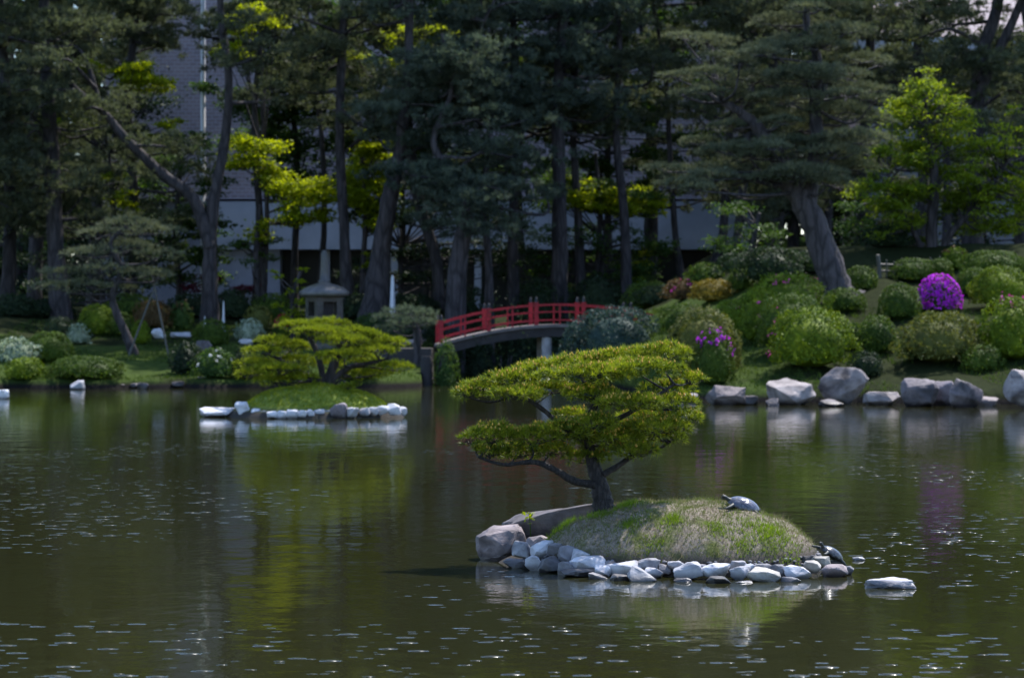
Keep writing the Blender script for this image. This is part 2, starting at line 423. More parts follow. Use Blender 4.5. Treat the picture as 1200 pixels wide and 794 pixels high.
# ---- near islet ---------------------------------------------------
ICX, ICY = 1.34, 22.45
def islet_h(x, y):
    u = (x - ICX); vv = (y - ICY) / .96
    a = np.where(u < 0, u / 1.10, u / 1.06)
    r = np.sqrt(a * a + vv * vv)
    dome = .395 * np.clip(1 - r ** 2.5, 0, 1) ** .70
    skirt = .10 - .55 * sstep(1.0, 1.2, r)
    # low shoulder running out to the left under the boulders
    s2 = -.45 + .52 * np.exp(-(((x - .18) / .55) ** 2 + ((y - 22.7) / .55) ** 2) ** 1.5)
    h = np.maximum(skirt, s2) + dome
    return h + .012 * np.sin(x * 9 + y * 5) * (dome > 0) + .01 * np.sin(x * 17 - y * 13) * (dome > 0)
def islet_mat():
    m, nt, b = new_mat('islet_turf')
    v = texpos(nt); n1 = noise(nt, v, 3.5, 5, .6); n2 = noise(nt, v, 40, 5, .7)
    straw = ramp(nt, [(.3, (.16, .125, .09)), (.7, (.36, .30, .235))], n2)
    moss = ramp(nt, [(.3, (.06, .075, .018)), (.7, (.15, .17, .035))], n2)
    sp = N(nt, 'ShaderNodeSeparateXYZ'); nt.links.new(v, sp.inputs[0])
    c = mixc(nt, ramp(nt, [(.50, (0, 0, 0)), (.62, (1, 1, 1))], n1), straw, moss)
    c = mixc(nt, N_map(nt, sp.outputs[2], .19, .10), c, (.040, .032, .026))
    nt.links.new(c, b.inputs['Base Color']); b.inputs['Roughness'].default_value = .95
    bump(nt, noise(nt, v, 90, 6, .7), .8, .02, b)
    return m
gx = np.linspace(-.6, 3.1, 150); gy = np.linspace(20.9, 24.1, 130)
X, Y = np.meshgrid(gx, gy); Z = islet_h(X, Y)
mb = MB(); nx, ny = len(gx), len(gy)
ii, jj = np.meshgrid(np.arange(nx - 1), np.arange(ny - 1)); q = (jj * nx + ii).ravel()
mb.add(np.stack([X, Y, Z], -1).reshape(-1, 3), np.stack([q, q + 1, q + nx + 1, q + nx], 1), True)
tag(mb.build('islet_ground', islet_mat()), 'low turf mound of the near islet', 'islet', kind='structure')

# short turf on it
def turf_mat(name, straw, green, scale):
    m, nt, b = new_mat(name)
    g = nt.nodes.new('ShaderNodeNewGeometry')
    n = noise(nt, texpos(nt), scale, 4, .6)
    ad = N(nt, 'ShaderNodeMath', operation='MULTIPLY_ADD'); ad.inputs[1].default_value = .22
    nt.links.new(g.outputs['Random Per Island'], ad.inputs[0]); nt.links.new(n, ad.inputs[2])
    c = ramp(nt, [(.38, tuple(k * .5 for k in straw)), (.50, straw), (.58, tuple((a + b_) / 2 for a, b_ in zip(straw, green))), (.66, green)], ad.outputs[0])
    nt.links.new(c, b.inputs['Base Color']); b.inputs['Roughness'].default_value = .7
    b.inputs['Specular IOR Level'].default_value = .2
    t = nt.nodes.new('ShaderNodeBsdfTranslucent'); nt.links.new(c, t.inputs[0])
    mx = nt.nodes.new('ShaderNodeMixShader'); mx.inputs[0].default_value = .3
    nt.links.new(b.outputs[0], mx.inputs[1]); nt.links.new(t.outputs[0], mx.inputs[2])
    nt.links.new(mx.outputs[0], nt.nodes['Material Output'].inputs[0]); return m
def scatter_islet(n, x0, x1, y0, y1, cond):
    x = rng.uniform(x0, x1, n); y = rng.uniform(y0, y1, n); z = islet_h(x, y)
    k = cond(x, y, z); return np.stack([x, y, z], 1)[k]
C = scatter_islet(26000, .1, 2.55, 21.2, 23.7, lambda x, y, z: z > .13)
mb = MB(); D = np.tile([0, -.15, .8], (len(C), 1))
needles(mb, C, D, 2, .034, .0038, .85)
C = scatter_islet(5200, .1, 2.6, 21.2, 23.7, lambda x, y, z: (z > .10) & (z < .21))
needles(mb, C, np.tile([0, -.5, .45], (len(C), 1)), 2, .062, .0040, .6)
C = scatter_islet(900, .1, 2.55, 21.2, 23.7, lambda x, y, z: z > .13)
needles(mb, C, np.tile([0, -.1, 1.], (len(C), 1)), 3, .075, .0034, .5)
tag(mb.build('grass', turf_mat('islet_turf_blades', (.32, .26, .17), (.14, .185, .028), 4.5)), 'short dry turf covering the near islet mound', 'grass', kind='stuff')
# lusher green tufts the photo shows
mb = MB()
for px, py, n, L in ((735, 592, 160, .05), (787, 611, 110, .05), (668, 612, 120, .075), (655, 622, 60, .06), (900, 625, 420, .04), (915, 633, 240, .035), (740, 615, 120, .035), (700, 605, 140, .04), (842, 621, 120, .035), (868, 640, 120, .03), (765, 640, 120, .03)):
    best = None
    for d in np.arange(21., 23.2, .02):
        p = P(px, py, d)
        if p.z <= float(islet_h(p.x, p.y)): best = p; break
    if best is None: best = P(px, py, 22.6)
    s = .05 if n < 200 else .12
    x = best.x + rng.normal(size=n) * s; y = best.y + rng.normal(size=n) * s; z = islet_h(x, y)
    needles(mb, np.stack([x, y, z], 1), np.tile([0, 0, 1.], (n, 1)), 3, L, .0042, .45)
tag(mb.build('green_grass', foliage('green_grass_blades', (.10, .17, .012), (.22, .32, .03), (1.6, 1.6, .5), .4, 8.)), 'fresh green grass tufts dotted over the near islet', 'grass', kind='stuff')

G1 = 'stones edging the near islet'
def stone_px(px, py, w, h, d, mat, label, group=G1, depth=None, sub=3, tilt=0, name='edging_stone', **kw):
    p = P(px, py, d); s = d / F
    W, Ht = w * s, h * s
    return stone(name, p, (W, depth or max(W * .75, Ht * .9), Ht * 1.05), M[mat], label, group, sub=sub, tilt=tilt, **kw)
# px, py, w, h, depth, material, tilt, label
NS = [
 (588, 636, 66, 42, 23.1, 'st_pink', -.16, 'largest rounded pinkish boulder at the western tip of the near islet', .42),
 (630, 634, 29, 13, 22.75, 'st_pink', 0, 'flat pinkish stone tucked beside the largest rounded boulder', None),
 (611, 644, 22, 19, 22.5, 'st_white', .2, 'blocky pale stone touching the water next to the largest rounded boulder', None),
 (635, 644, 32, 19, 22.35, 'st_white', -.45, 'thin pale slab leaning up steeply between blocky pale stones', None),
 (651, 643, 19, 14, 22.2, 'st_grey', 0, 'small grey stone wedged on top of the leaning pale slab', None),
 (646, 661, 31, 19, 21.95, 'st_dark', -.2, 'dark charcoal wedge shaped stone at the water in front of the leaning slab', None),
 (665, 649, 21, 20, 22.0, 'st_grey', .25, 'grey angular stone just above the dark wedge stone', None),
 (682, 651, 27, 14, 21.95, 'st_white', .1, 'pale stone against the turf above a long white slab', None),
 (689, 659, 40, 15, 21.75, 'st_white', -.08, 'long white slab lying flat left of the broad white one', None),
 (663, 667, 17, 20, 21.75, 'st_grey', .1, 'upright grey stone between the dark wedge and brownish ledge', None),
 (680, 671, 42, 10, 21.6, 'st_dark', 0, 'low brownish ledge stone just above the water', None),
 (713, 663, 22, 13, 21.75, 'st_grey', 0, 'small grey filler stone behind the broad white slab', None),
 (731, 665, 48, 17, 21.5, 'st_white', -.06, 'broadest white slab in the middle of the islet edging', None),
 (706, 669, 19, 14, 21.55, 'st_white', .1, 'small white block at the end of the broadest white slab', None),
 (760, 661, 26, 15, 21.5, 'st_white', 0, 'rounded white stone right of the broadest slab against the turf', None),
 (765, 671, 22, 12, 21.35, 'st_white', .15, 'small white stone above the split white and dark block', None),
 (779, 667, 15, 14, 21.45, 'st_grey', 0, 'little grey cobble in the gap between two white stones', None),
 (793, 664, 20, 15, 21.45, 'st_white', 0, 'small rounded stone behind the triangular white one', None),
 (751, 680, 32, 26, 21.1, 'st_white', .35, 'chunky white block jutting furthest into the water', None),
 (728, 681, 24, 16, 21.15, 'st_dark', .1, 'dark wet stone beside the chunky jutting white block', None),
 (806, 668, 32, 20, 21.25, 'st_white', -.1, 'triangular white stone standing on the waterline', None),
 (838, 669, 33, 20, 21.25, 'st_white', .05, 'domed white stone between the triangular stone and a twin pair', None),
 (842, 682, 30, 14, 20.95, 'st_dark', 0, 'low dark stone in the water beneath the domed white stone', None),
 (866, 663, 20, 13, 21.45, 'st_grey', 0, 'grey stone behind the square white one near the turf', None),
 (868, 672, 23, 18, 21.2, 'st_white', -.15, 'square white stone right of the domed white stone', None),
 (880, 665, 13, 11, 21.4, 'st_white', 0, 'tiny pale cobble between the square and tan stones', None),
 (895, 674, 37, 18, 21.1, 'st_tan', .12, 'smooth tan stone sloping down into the water', None),
 (893, 665, 23, 11, 21.4, 'st_grey', 0, 'flat grey stone lying behind the smooth tan stone', None),
 (910, 669, 21, 17, 21.3, 'st_grey', .2, 'mossy grey stone between the tan stone and cracked white block', None),
 (934, 671, 32, 17, 21.3, 'st_white', .1, 'white block with a dark crack near the eastern tip', None),
 (926, 681, 24, 11, 21.05, 'st_white', 0, 'small pale stone in the water below the cracked white block', None),
 (951, 664, 20, 15, 21.5, 'st_tan', 0, 'rounded cream stone beneath the dark turtle', None),
 (962, 659, 21, 15, 21.75, 'st_tan', 0, 'cream stone the dark turtle rests against', None),
 (978, 670, 28, 19, 21.45, 'st_pink', -.1, 'pinkish stone at the eastern tip below the dark turtle', None),
 (992, 668, 16, 11, 21.6, 'st_grey', 0, 'small outermost grey stone past the pinkish eastern stone', None),
 (823, 665, 11, 9, 21.4, 'st_grey', 0, 'pebble sized grey stone between the triangular and domed stones', None),
 (606, 662, 30, 15, 22.35, 'st_dark', 0, 'dark wet stone at the water between the rounded boulder and blocky pale stone', None),
 (627, 660, 22, 18, 22.1, 'st_white', .3, 'pale tilted stone at the water left of the dark wedge stone', None),
 (700, 676, 22, 10, 21.4, 'st_grey', .1, 'low grey stone at the water beneath the small white block', None),
 (800, 681, 20, 9, 21.05, 'st_grey', 0, 'low grey stone in the water under the triangular white one', None),
 (872, 684, 18, 8, 20.95, 'st_white', 0, 'small white stone in the water below the square white one', None),
 (975, 661, 24, 10, 22.0, 'st_dark', 0, 'flat dark stone under the dark turtle', None),
 (947, 655, 13, 9, 21.9, 'st_dark', 0, 'small dark stone where the turf meets the eastern tip', None),
]
for k, (px, py, w, h, d, mt, tl, lb, dep) in enumerate(NS):
    big = w > 50
    if px < 725: d -= .12
    stone_px(px, py, w * (1 if big else 1.1), h * (1 if big else 1.0), d, mt, lb, tilt=tl, depth=dep, sub=4 if big else 3, seed=100 + k, cuts=26 if big else 6, flat=1.0 if big else .8, soft=big,
             name='boulder' if big else 'edging_stone', rz=rng.uniform(-.25, .25))
stone_px(1043, 686, 60, 17, 20.6, 'st_white', 'flat white stone lying alone in the water off the eastern tip', None, sub=4, seed=301, name='water_stone', depth=.30, flat=.55)
stone_px(1006, 656, 15, 8, 22.9, 'st_white', 'tiny white stone breaking the surface beyond the eastern tip', None, seed=302, name='water_stone')
mb = MB(); v_, f_ = ICO[2]
for _ in range(520):
    t_ = rng.uniform(math.pi * .98, math.pi * 2.02); k_ = rng.uniform(1.0, 1.15)
    x_ = ICX + math.cos(t_) * k_ * (1.10 if math.cos(t_) < 0 else 1.06); y_ = ICY + math.sin(t_) * k_ * .96
    r_ = rng.uniform(.006, .017) * np.array([rng.uniform(.8, 1.5), rng.uniform(.8, 1.4), rng.uniform(.5, .9)])
    z_ = float(islet_h(x_, y_)) + r_[2] * .5
    q_ = v_ * (1 + .18 * rng.normal(size=(len(v_), 1)) * .5)
    a_ = rng.uniform(0, 6.28); q_ = q_ * r_; q_ = np.stack([q_[:, 0] * math.cos(a_) - q_[:, 1] * math.sin(a_), q_[:, 0] * math.sin(a_) + q_[:, 1] * math.cos(a_), q_[:, 2]], 1)
    mb.add(q_ + (x_, y_, z_), f_, True)
tag(mb.build('gravel', M['st_grey']), 'grey gravel filling the gaps between the near islet stones', 'gravel', kind='stuff')
# long slab behind
mb = MB()
p0, p1 = P(600, 617, 23.45), P(700, 602, 22.95)
ctr = (p0 + p1) / 2
o = stone('slab_stone', (ctr.x, ctr.y, ctr.z - .03), ((p1 - p0).length * 1.10, .35, .26), M['slab'], 'long dark slab of rock sloping up to the pine trunk on the near islet', G1, sub=4, cuts=5, rz=-.25, tilt=-.15, seed=66, flat=.6)

# ------------------------------------------------------------------ pines with clipped pads
def ellip_pad(n, hw, hd, hh, seed, under=.12):
    """points and directions for tufts on a lumpy cushion"""
    g = np.random.default_rng(seed)
    a = g.uniform(0, 2 * math.pi, n); r = np.sqrt(g.uniform(0, 1, n))
    lump = 1 + .20 * np.sin(3 * a + g.uniform(0, 6)) + .12 * np.sin(5 * a + g.uniform(0, 6))
    x = np.cos(a) * r * lump; y = np.sin(a) * r * lump
    top = np.sqrt(np.clip(1 - r ** 2, 0, 1)) * (1 + .25 * np.sin(x * 5 + seed) * np.cos(y * 4 + seed))
    zz = top * g.uniform(.25, 1.0, n) ** .6
    low = g.uniform(0, 1, n) < under
    zz = np.where(low, -g.uniform(0, .55, n) * top, zz)
    Pn = np.stack([x * hw, y * hd, zz * hh], 1)
    D = np.stack([x * .8, y * .8, np.where(low, -.05, .75)], 1)
    return Pn, unit(D + .25 * g.normal(size=D.shape))

def pad_pine(name, label, cat, base, trunks, pads, mats, tuft=(.05, .004, 16, .55), dens=9000, group=None, limb=.03, twig=4, sep_branches=False, buds=0, budsize=.012, yfac=.8, seed0=0, barkm='bark', under=.12):
    """trunks: lists of (x,y,z,r); pads: (centre Vector, half width, half height)"""
    root = empty(name, base, label, cat, group)
    tm = MB(); lines = []
    for i, t in enumerate(trunks):
        C_ = tube(tm, t, 0, sides=10, n=6, rough=.07)
        lines.append(C_)
    allp = np.concatenate(lines)
    cm = {m: MB() for m in {p[3] if len(p) > 3 else 0 for p in pads}}
    bm_ = MB(); bparts = []
    for i, pd in enumerate(pads):
        c, hw, hh = pd[:3]; mk = pd[3] if len(pd) > 3 else 0
        c = np.array(c)
        # the limb leaves the wood somewhat below the pad
        cand = allp[allp[:, 2] < c[2] + hh * .2]
        if len(cand) == 0: cand = allp
        dd = np.linalg.norm((cand - c) * (1, 1, 1.6), axis=1) + .6 * np.maximum(0, hw * .35 - (c[2] - cand[:, 2]))
        s = cand[dd.argmin()]
        e = c - (0, 0, hh * .25)
        mid = (s + e) / 2 + rng.normal(size=3) * np.linalg.norm(e - s) * .10 - (0, 0, np.linalg.norm(e - s) * .06)
        bmb = MB() if sep_branches else tm
        L = np.linalg.norm(e - s)
        if L > .02:
            tube(bmb, [tuple(s), tuple(mid), tuple(e)], limb, limb * .45, sides=6, n=5)
        n = max(12, int(dens * hw * hw))
        Pn, D = ellip_pad(n, hw, hw * yfac, hh, seed0 + i * 13 + 1, under)
        for k in range(twig):
            j = rng.integers(n); tgt = c + Pn[j] * (.9, .9, .3)
            tube(bmb, [tuple(e), tuple((e + tgt) / 2 + rng.normal(size=3) * hw * .08 - (0, 0, hh * .15)), tuple(tgt)], limb * .45, limb * .15, sides=5, n=3)
        if sep_branches: bparts.append(bmb)
        L_, w_, k_, sp_ = tuft
        needles(cm[mk], c + Pn, D, k_, L_, w_, sp_)
        if buds:
            up = Pn[:, 2] > hh * .45
            sel = np.where(up)[0]; sel = sel[rng.uniform(size=len(sel)) < buds]
            B = c + Pn[sel] + D[sel] * L_ * .5
            for b in B:
                h = budsize * rng.uniform(.7, 1.4)
                bm_.add(b + np.array([(h * .48, 0, 0), (0, h * .48, 0), (-h * .48, 0, 0), (0, -h * .48, 0), (0, 0, h * .9), (0, 0, -h * .5)]),
                        [(0, 1, 4), (1, 2, 4), (2, 3, 4), (3, 0, 4), (1, 0, 5), (2, 1, 5), (3, 2, 5), (0, 3, 5)])
    tm.build('trunk', M[barkm], root)
    for b in bparts: b.build('branch', M[barkm], root)
    for mk, c_ in cm.items(): c_.build('crown', M[mats[mk]], root)
    if buds and bm_.n: tag(bm_.build('candle_buds', M['bud'], root), kind='stuff')
    return root

# near pine -----------------------------------------------------------
D0 = 22.55
def pp(px, py, r, d=D0): v = P(px, py, d); return (v.x, v.y, v.z, r)
S0 = D0 / F
tr = [[pp(709, 600, .095), pp(706, 585, .078), pp(703, 570, .070), pp(698, 553, .060, D0 + .03), pp(692, 530, .048, D0 + .05), pp(688, 500, .038, D0), pp(700, 470, .030, D0), pp(715, 440, .02, D0)],
      [pp(701, 568, .035), pp(672, 563, .030, D0 - .1), pp(650, 550, .026, D0 - .15), pp(625, 541, .020, D0 - .15), pp(590, 544, .014, D0 - .1), pp(562, 536, .010, D0 - .1)],
      [pp(706, 556, .030), pp(722, 547, .024, D0 + .05), pp(745, 532, .020, D0 + .1), pp(770, 527, .015, D0 + .1), pp(790, 512, .010, D0 + .1)],
      [pp(690, 520, .030), pp(660, 500, .022, D0 - .1), pp(630, 475, .018, D0 - .1), pp(600, 460, .012, D0)],
      [pp(690, 505, .028), pp(725, 490, .02, D0 - .2), pp(760, 470, .016, D0 - .25), pp(790, 450, .010, D0 - .2)]]
def pd(px, py, w, h, dd=0, mk=0): return (P(px, py, D0 + dd), w * S0 / 2, h * S0 / 2 * .82, mk)
pads = [pd(772, 417, 74, 34, .05), pd(725, 423, 80, 34, .1), pd(676, 430, 80, 34, 0), pd(632, 437, 66, 30, .1), pd(690, 441, 100, 32, -.35), pd(748, 434, 86, 32, -.3),
        pd(600, 447, 60, 28, -.1), pd(567, 455, 52, 24, 0), pd(546, 463, 34, 20, -.05), pd(608, 463, 66, 22, -.25), pd(645, 458, 60, 26, .25),
        pd(807, 446, 36, 26, 0), pd(784, 457, 60, 30, .15), pd(736, 474, 80, 28, -.4), pd(690, 464, 66, 28, -.25), pd(790, 476, 56, 34, -.2), pd(803, 492, 40, 28, .05),
        pd(768, 503, 78, 34, -.1), pd(724, 512, 80, 36, .15), pd(698, 498, 56, 30, -.35), pd(655, 508, 64, 34, -.2), pd(690, 538, 56, 26, .1), pd(786, 515, 36, 24, 0),
        pd(622, 515, 76, 40, -.1), pd(580, 513, 66, 40, -.15), pd(556, 516, 34, 30, 0), pd(604, 532, 66, 28, .1), pd(644, 530, 50, 24, .05), pd(576, 531, 40, 22, -.05), pd(748, 490, 50, 24, .3), pd(716, 517, 92, 40, -.05), pd(692, 508, 66, 34, .2), pd(742, 530, 58, 26, -.1), pd(668, 488, 44, 22, .25)]
base = P(709, 600, D0); base.z = float(islet_h(base.x, base.y)) - .02
pad_pine('pine_tree', 'small bright green pine with dark crooked trunk on the near islet', 'pine tree', base, tr, pads, ['pine_near'], (.055, .0058, 17, .62), 4300, limb=.011, twig=11, sep_branches=True, buds=.5, budsize=.017, barkm='bark_near', seed0=5, under=.14)

# ------------------------------------------------------------------ turtles
def turtle(loc, rz, pitch, label, shellmat, bodymat, s=1., headup=.5, roll=.3):
    root = bpy.data.objects.new('turtle', None); COL.objects.link(root)
    root.location = loc; root.rotation_mode = 'XYZ'; root.rotation_euler = (roll, pitch, rz); root.scale = (s, s, s)
    tag(root, label, 'turtle', 'basking turtles')
    # shell: head towards -x
    a = np.linspace(0, 2 * math.pi, 40, endpoint=False); V = []; rings = [(1.0, .022), (1.03, .030), (1.0, .040), (.93, .052), (.8, .066), (.62, .078), (.4, .086), (.2, .090)]
    for r, z in rings:
        ex = .128 * r * np.cos(a) * (1 + .04 * np.cos(a)); ey = .094 * r * np.sin(a) * (1 + .05 * np.cos(a))
        V.append(np.stack([ex, ey, np.full(40, z) + .004 * (r > .95) * np.cos(a * 12)], 1))
    V = np.concatenate(V); F_ = []
    for i in range(len(rings) - 1):
        for j in range(40): k = (j + 1) % 40; F_.append((i * 40 + j, i * 40 + k, (i + 1) * 40 + k, (i + 1) * 40 + j))
    m1 = MB(); m1.add(V, F_, True); m1.add(np.vstack([V[-40:], (0, 0, .091)]), [(j, (j + 1) % 40, 40) for j in range(40)], True)
    m1.add(np.vstack([V[:40], (0, 0, .018)]), [((j + 1) % 40, j, 40) for j in range(40)], True)
    sh = m1.build('shell', shellmat, origin=(0, 0, 0)); sh.parent = root
    # body as one skinned surface
    me = bpy.data.meshes.new('body')
    vs = [(0, 0, .035, .052), (-.07, 0, .036, .042), (-.110, 0, .040, .022), (-.135, 0, .047 + .02 * headup, .015), (-.160, 0, .054 + .035 * headup, .0185), (-.185, 0, .051 + .035 * headup, .010),
          (.07, 0, .034, .042), (.125, 0, .026, .014), (.160, 0, .014, .005),
          (-.085, .060, .028, .018), (-.118, .098, .016, .014), (-.138, .112, .006, .011), (-.156, .118, .003, .007),
          (-.085, -.060, .028, .018), (-.118, -.098, .016, .014), (-.138, -.112, .006, .011), (-.156, -.118, .003, .007),
          (.085, .058, .028, .019), (.122, .086, .016, .015), (.150, .092, .005, .011), (.172, .094, .003, .007),
          (.085, -.058, .028, .019), (.122, -.086, .016, .015), (.150, -.092, .005, .011), (.172, -.094, .003, .007)]
    ed = [(0, 1), (1, 2), (2, 3), (3, 4), (4, 5), (0, 6), (6, 7), (7, 8), (1, 9), (9, 10), (10, 11), (11, 12), (1, 13), (13, 14), (14, 15), (15, 16), (6, 17), (17, 18), (18, 19), (19, 20), (6, 21), (21, 22), (22, 23), (23, 24)]
    me.from_pydata([v[:3] for v in vs], ed, [])
    ob = bpy.data.objects.new('body', me); COL.objects.link(ob); ob.parent = root
    md = ob.modifiers.new('Skin', 'SKIN'); ob.modifiers.new('Sub', 'SUBSURF').render_levels = 2
    for i, v in enumerate(vs): me.skin_vertices[0].data[i].radius = (v[3], v[3])
    me.skin_vertices[0].data[0].use_root = True
    md.use_smooth_shade = True; me.materials.append(bodymat)
    # eyes
    for sy in (-1, 1):
        me2 = MB(); v, f = ICO[2]; me2.add(v * .0045 + np.array((-.168, sy * .0140, .060 + .035 * headup)), f, True)
        e = me2.build('eye', M['black'], origin=(0, 0, 0)); e.parent = root
    return root
M['black'] = plain('black_gloss', (.01, .01, .01), .15, .1, 6, 0)
def shell_mat(name, c1, c2):
    m, nt, b = new_mat(name)
    v = texpos(nt, (1, 1.3, 1), geo=False)
    vo = N(nt, 'ShaderNodeTexVoronoi', feature='DISTANCE_TO_EDGE', Scale=17.); nt.links.new(v, vo.inputs['Vector'])
    n = noise(nt, v, 60, 4)
    nt.links.new(mixc(nt, ramp(nt, [(0, (1, 1, 1)), (.06, (0, 0, 0))], vo.outputs[0]), ramp(nt, [(.3, c1), (.7, c2)], n), tuple(k * .6 for k in c1)), b.inputs['Base Color'])
    b.inputs['Roughness'].default_value = .28
    bump(nt, vo.outputs[0], .35, .02, b); return m
SH1 = shell_mat('turtle_shell', (.065, .07, .10), (.13, .14, .19)); SH2 = shell_mat('turtle_shell_dark', (.03, .035, .045), (.08, .085, .10))
BD = plain('turtle_skin', (.028, .034, .030), .5, .6, 40, .2, c2=(.012, .014, .016))
tp = P(869, 598, 22.25); tz = float(islet_h(tp.x, tp.y))
turtle((tp.x, tp.y, tz + .004), .12, .27, 'grey shelled turtle basking on top of the turf mound', SH1, BD, 1.0, .1)
tp = P(972, 657, 21.95)
turtle((tp.x, tp.y, tp.z + .035), .55, .45, 'small dark turtle climbing the stones at the islet tip', SH2, BD, .82, .5)

# sprout on the boulder
sp_ = P(622, 628, 23.0)
mb = MB(); tube(mb, [(sp_.x, sp_.y, sp_.z - .04), (sp_.x - .004, sp_.y, sp_.z + .08), (sp_.x - .015, sp_.y, sp_.z + .19)], .006, .003, sides=5)
root = empty('weed_sprout', (sp_.x, sp_.y, sp_.z - .04), 'single green weed sprouting between the boulder and the dark slab', 'plant')
mb.build('stem', M['maple_deep'], root)
mb = MB(); n = 26; C = np.array((sp_.x - .02, sp_.y, sp_.z + .17)) + rng.normal(size=(n, 3)) * (.025, .02, .02)
leaves(mb, C, np.tile([0, -.3, 1.], (n, 1)), .045, .026); mb.build('foliage', M['maple_lit'], root)

# ------------------------------------------------------------------ far islet
FX, FY = P(368, 480, 56).x, 56.3
def fislet_h(x, y):
    u = (x - FX) / 1.52; vv = (y - FY) / 1.25
    r = np.sqrt(u * u + vv * vv)
    return .13 - .6 * sstep(1.05, 1.45, r) + .50 * np.clip(1 - r ** 2, 0, 1) ** .85 + .02 * np.sin(x * 6 + y * 3) * (r < 1)
gx = np.linspace(FX - 2.5, FX + 2.5, 70); gy = np.linspace(FY - 2, FY + 2, 60)
X, Y = np.meshgrid(gx, gy); Z = fislet_h(X, Y); nx, ny = len(gx), len(gy)
ii, jj = np.meshgrid(np.arange(nx - 1), np.arange(ny - 1)); q = (jj * nx + ii).ravel()
mb = MB(); mb.add(np.stack([X, Y, Z], -1).reshape(-1, 3), np.stack([q, q + 1, q + nx + 1, q + nx], 1), True)
def moss_mat():
    m, nt, b = new_mat('islet_moss')
    v = texpos(nt); n = noise(nt, v, 4., 6, .65)
    c = ramp(nt, [(.3, (.09, .13, .014)), (.55, (.20, .25, .025)), (.75, (.28, .24, .05))], n)
    sp = N(nt, 'ShaderNodeSeparateXYZ'); nt.links.new(v, sp.inputs[0])
    nt.links.new(mixc(nt, N_map(nt, sp.outputs[2], .22, .10), c, (.035, .03, .025)), b.inputs['Base Color']); b.inputs['Roughness'].default_value = .95
    bump(nt, noise(nt, v, 30, 5, .7), .7, .05, b); return m
tag(mb.build('islet_ground', moss_mat()), 'mossy green mound of the far islet', 'islet', kind='structure')
n = 9000; x = rng.uniform(FX - 1.6, FX + 1.6, n); y = rng.uniform(FY - 1.35, FY + 1.35, n); z = fislet_h(x, y); k = z > .2
mb = MB(); needles(mb, np.stack([x, y, z], 1)[k], np.tile([0, 0, 1.], (k.sum(), 1)), 2, .06, .011, .6)
tag(mb.build('grass', foliage('moss_blades', (.13, .18, .014), (.32, .36, .03), (1.4, 1.4, .5), .35, 2.)), 'short bright grass covering the far islet mound', 'grass', kind='stuff')
G2 = 'stones edging the far islet'
ordw = ['first', 'second', 'third', 'fourth', 'fifth', 'sixth', 'seventh', 'eighth', 'ninth', 'tenth', 'eleventh', 'twelfth', 'thirteenth']
def fstone(px, py, w, h, mt, lb, d, seed, name='edging_stone', **kw): stone_px(px, py, w, h, d, mt, lb, G2, seed=seed, name=name, **kw)
fstone(254, 483, 42, 12, 'bk_white', 'long flat white slab at the outer end of the far islet', 56.0, 401, flat=.6)
fstone(284, 479, 18, 17, 'bk_white', 'pointed white stone beside the long slab on the far islet', 55.6, 402)
fstone(397, 482, 22, 20, 'bk_grey', 'dark round boulder among the white edging of the far islet', 55.0, 403)
fstone(462, 480, 18, 14, 'bk_white', 'white leaning stone at the bridge end of the far islet', 55.4, 404, tilt=.3)
xl = [300, 309, 320, 331, 343, 354, 365, 375, 385]
for i, px in enumerate(reversed(xl)):
    fstone(px, 485 + rng.uniform(-1.5, 1), rng.uniform(13, 17), rng.uniform(8, 12), 'bk_white', f'{ordw[i]} white edging stone left of the dark boulder on the far islet', 54.9 + .0005 * (px - 340) ** 2 * .2 + (.35 if px < 310 else 0), 410 + i, sub=2)
for i, px in enumerate([413, 427, 438, 449]):
    fstone(px, 483 - i * .6, rng.uniform(12, 17), rng.uniform(9, 12), 'bk_white', f'{ordw[i]} white edging stone right of the dark boulder on the far islet', 55.0 + i * .12, 430 + i, sub=2)
fstone(471, 482, 12, 11, 'bk_white', 'outermost small white stone past the leaning one on the far islet', 55.7, 440, sub=2)
fstone(312, 481, 12, 8, 'bk_grey', 'small grey stone behind the white edging beside the pointed stone', 55.6, 441, sub=2)

D1 = 56.4; S1 = D1 / F
def pf(px, py, r, d=D1): v = P(px, py, d); return (v.x, v.y, v.z, r)
def pdf(px, py, w, h, dd=0, mk=0): return (P(px, py, D1 + dd), w * S1 / 2, h * S1 / 2, mk)
tr = [[pf(388, 462, .13), pf(386, 445, .10), pf(392, 425, .085), pf(398, 405, .06), pf(380, 388, .03)],
      [pf(380, 462, .09), pf(378, 440, .07), pf(372, 415, .06), pf(362, 395, .04), pf(350, 386, .02)],
      [pf(382, 452, .07), pf(360, 440, .06), pf(335, 425, .04), pf(315, 415, .025)],
      [pf(389, 445, .07), pf(410, 430, .05), pf(435, 425, .035), pf(455, 420, .02)]]
pads = [pdf(352, 384, 52, 15), pdf(385, 381, 44, 15, .2), pdf(372, 390, 60, 14, -.4), pdf(412, 391, 56, 15, .1), pdf(432, 396, 38, 14), pdf(400, 400, 60, 14, -.5),
        pdf(456, 403, 46, 15, .1), pdf(320, 402, 42, 16), pdf(306, 413, 44, 14, -.2), pdf(340, 408, 50, 16, .3), pdf(403, 418, 64, 14, -.5), pdf(437, 411, 58, 12, -.1),
        pdf(300, 428, 44, 16), pdf(325, 434, 60, 15, -.3), pdf(345, 425, 50, 18, .3), pdf(462, 432, 42, 18), pdf(440, 438, 36, 14, .2), pdf(320, 447, 44, 14, .1), pdf(430, 425, 40, 14, .3),
        pdf(352, 445, 40, 16, -.2), pdf(411, 454, 22, 9, -.5), pdf(290, 440, 30, 14, .2), pdf(385, 430, 40, 18, .4), pdf(415, 440, 40, 14, .3)]
base = P(384, 464, D1); base.z = float(fislet_h(base.x, base.y)) - .03
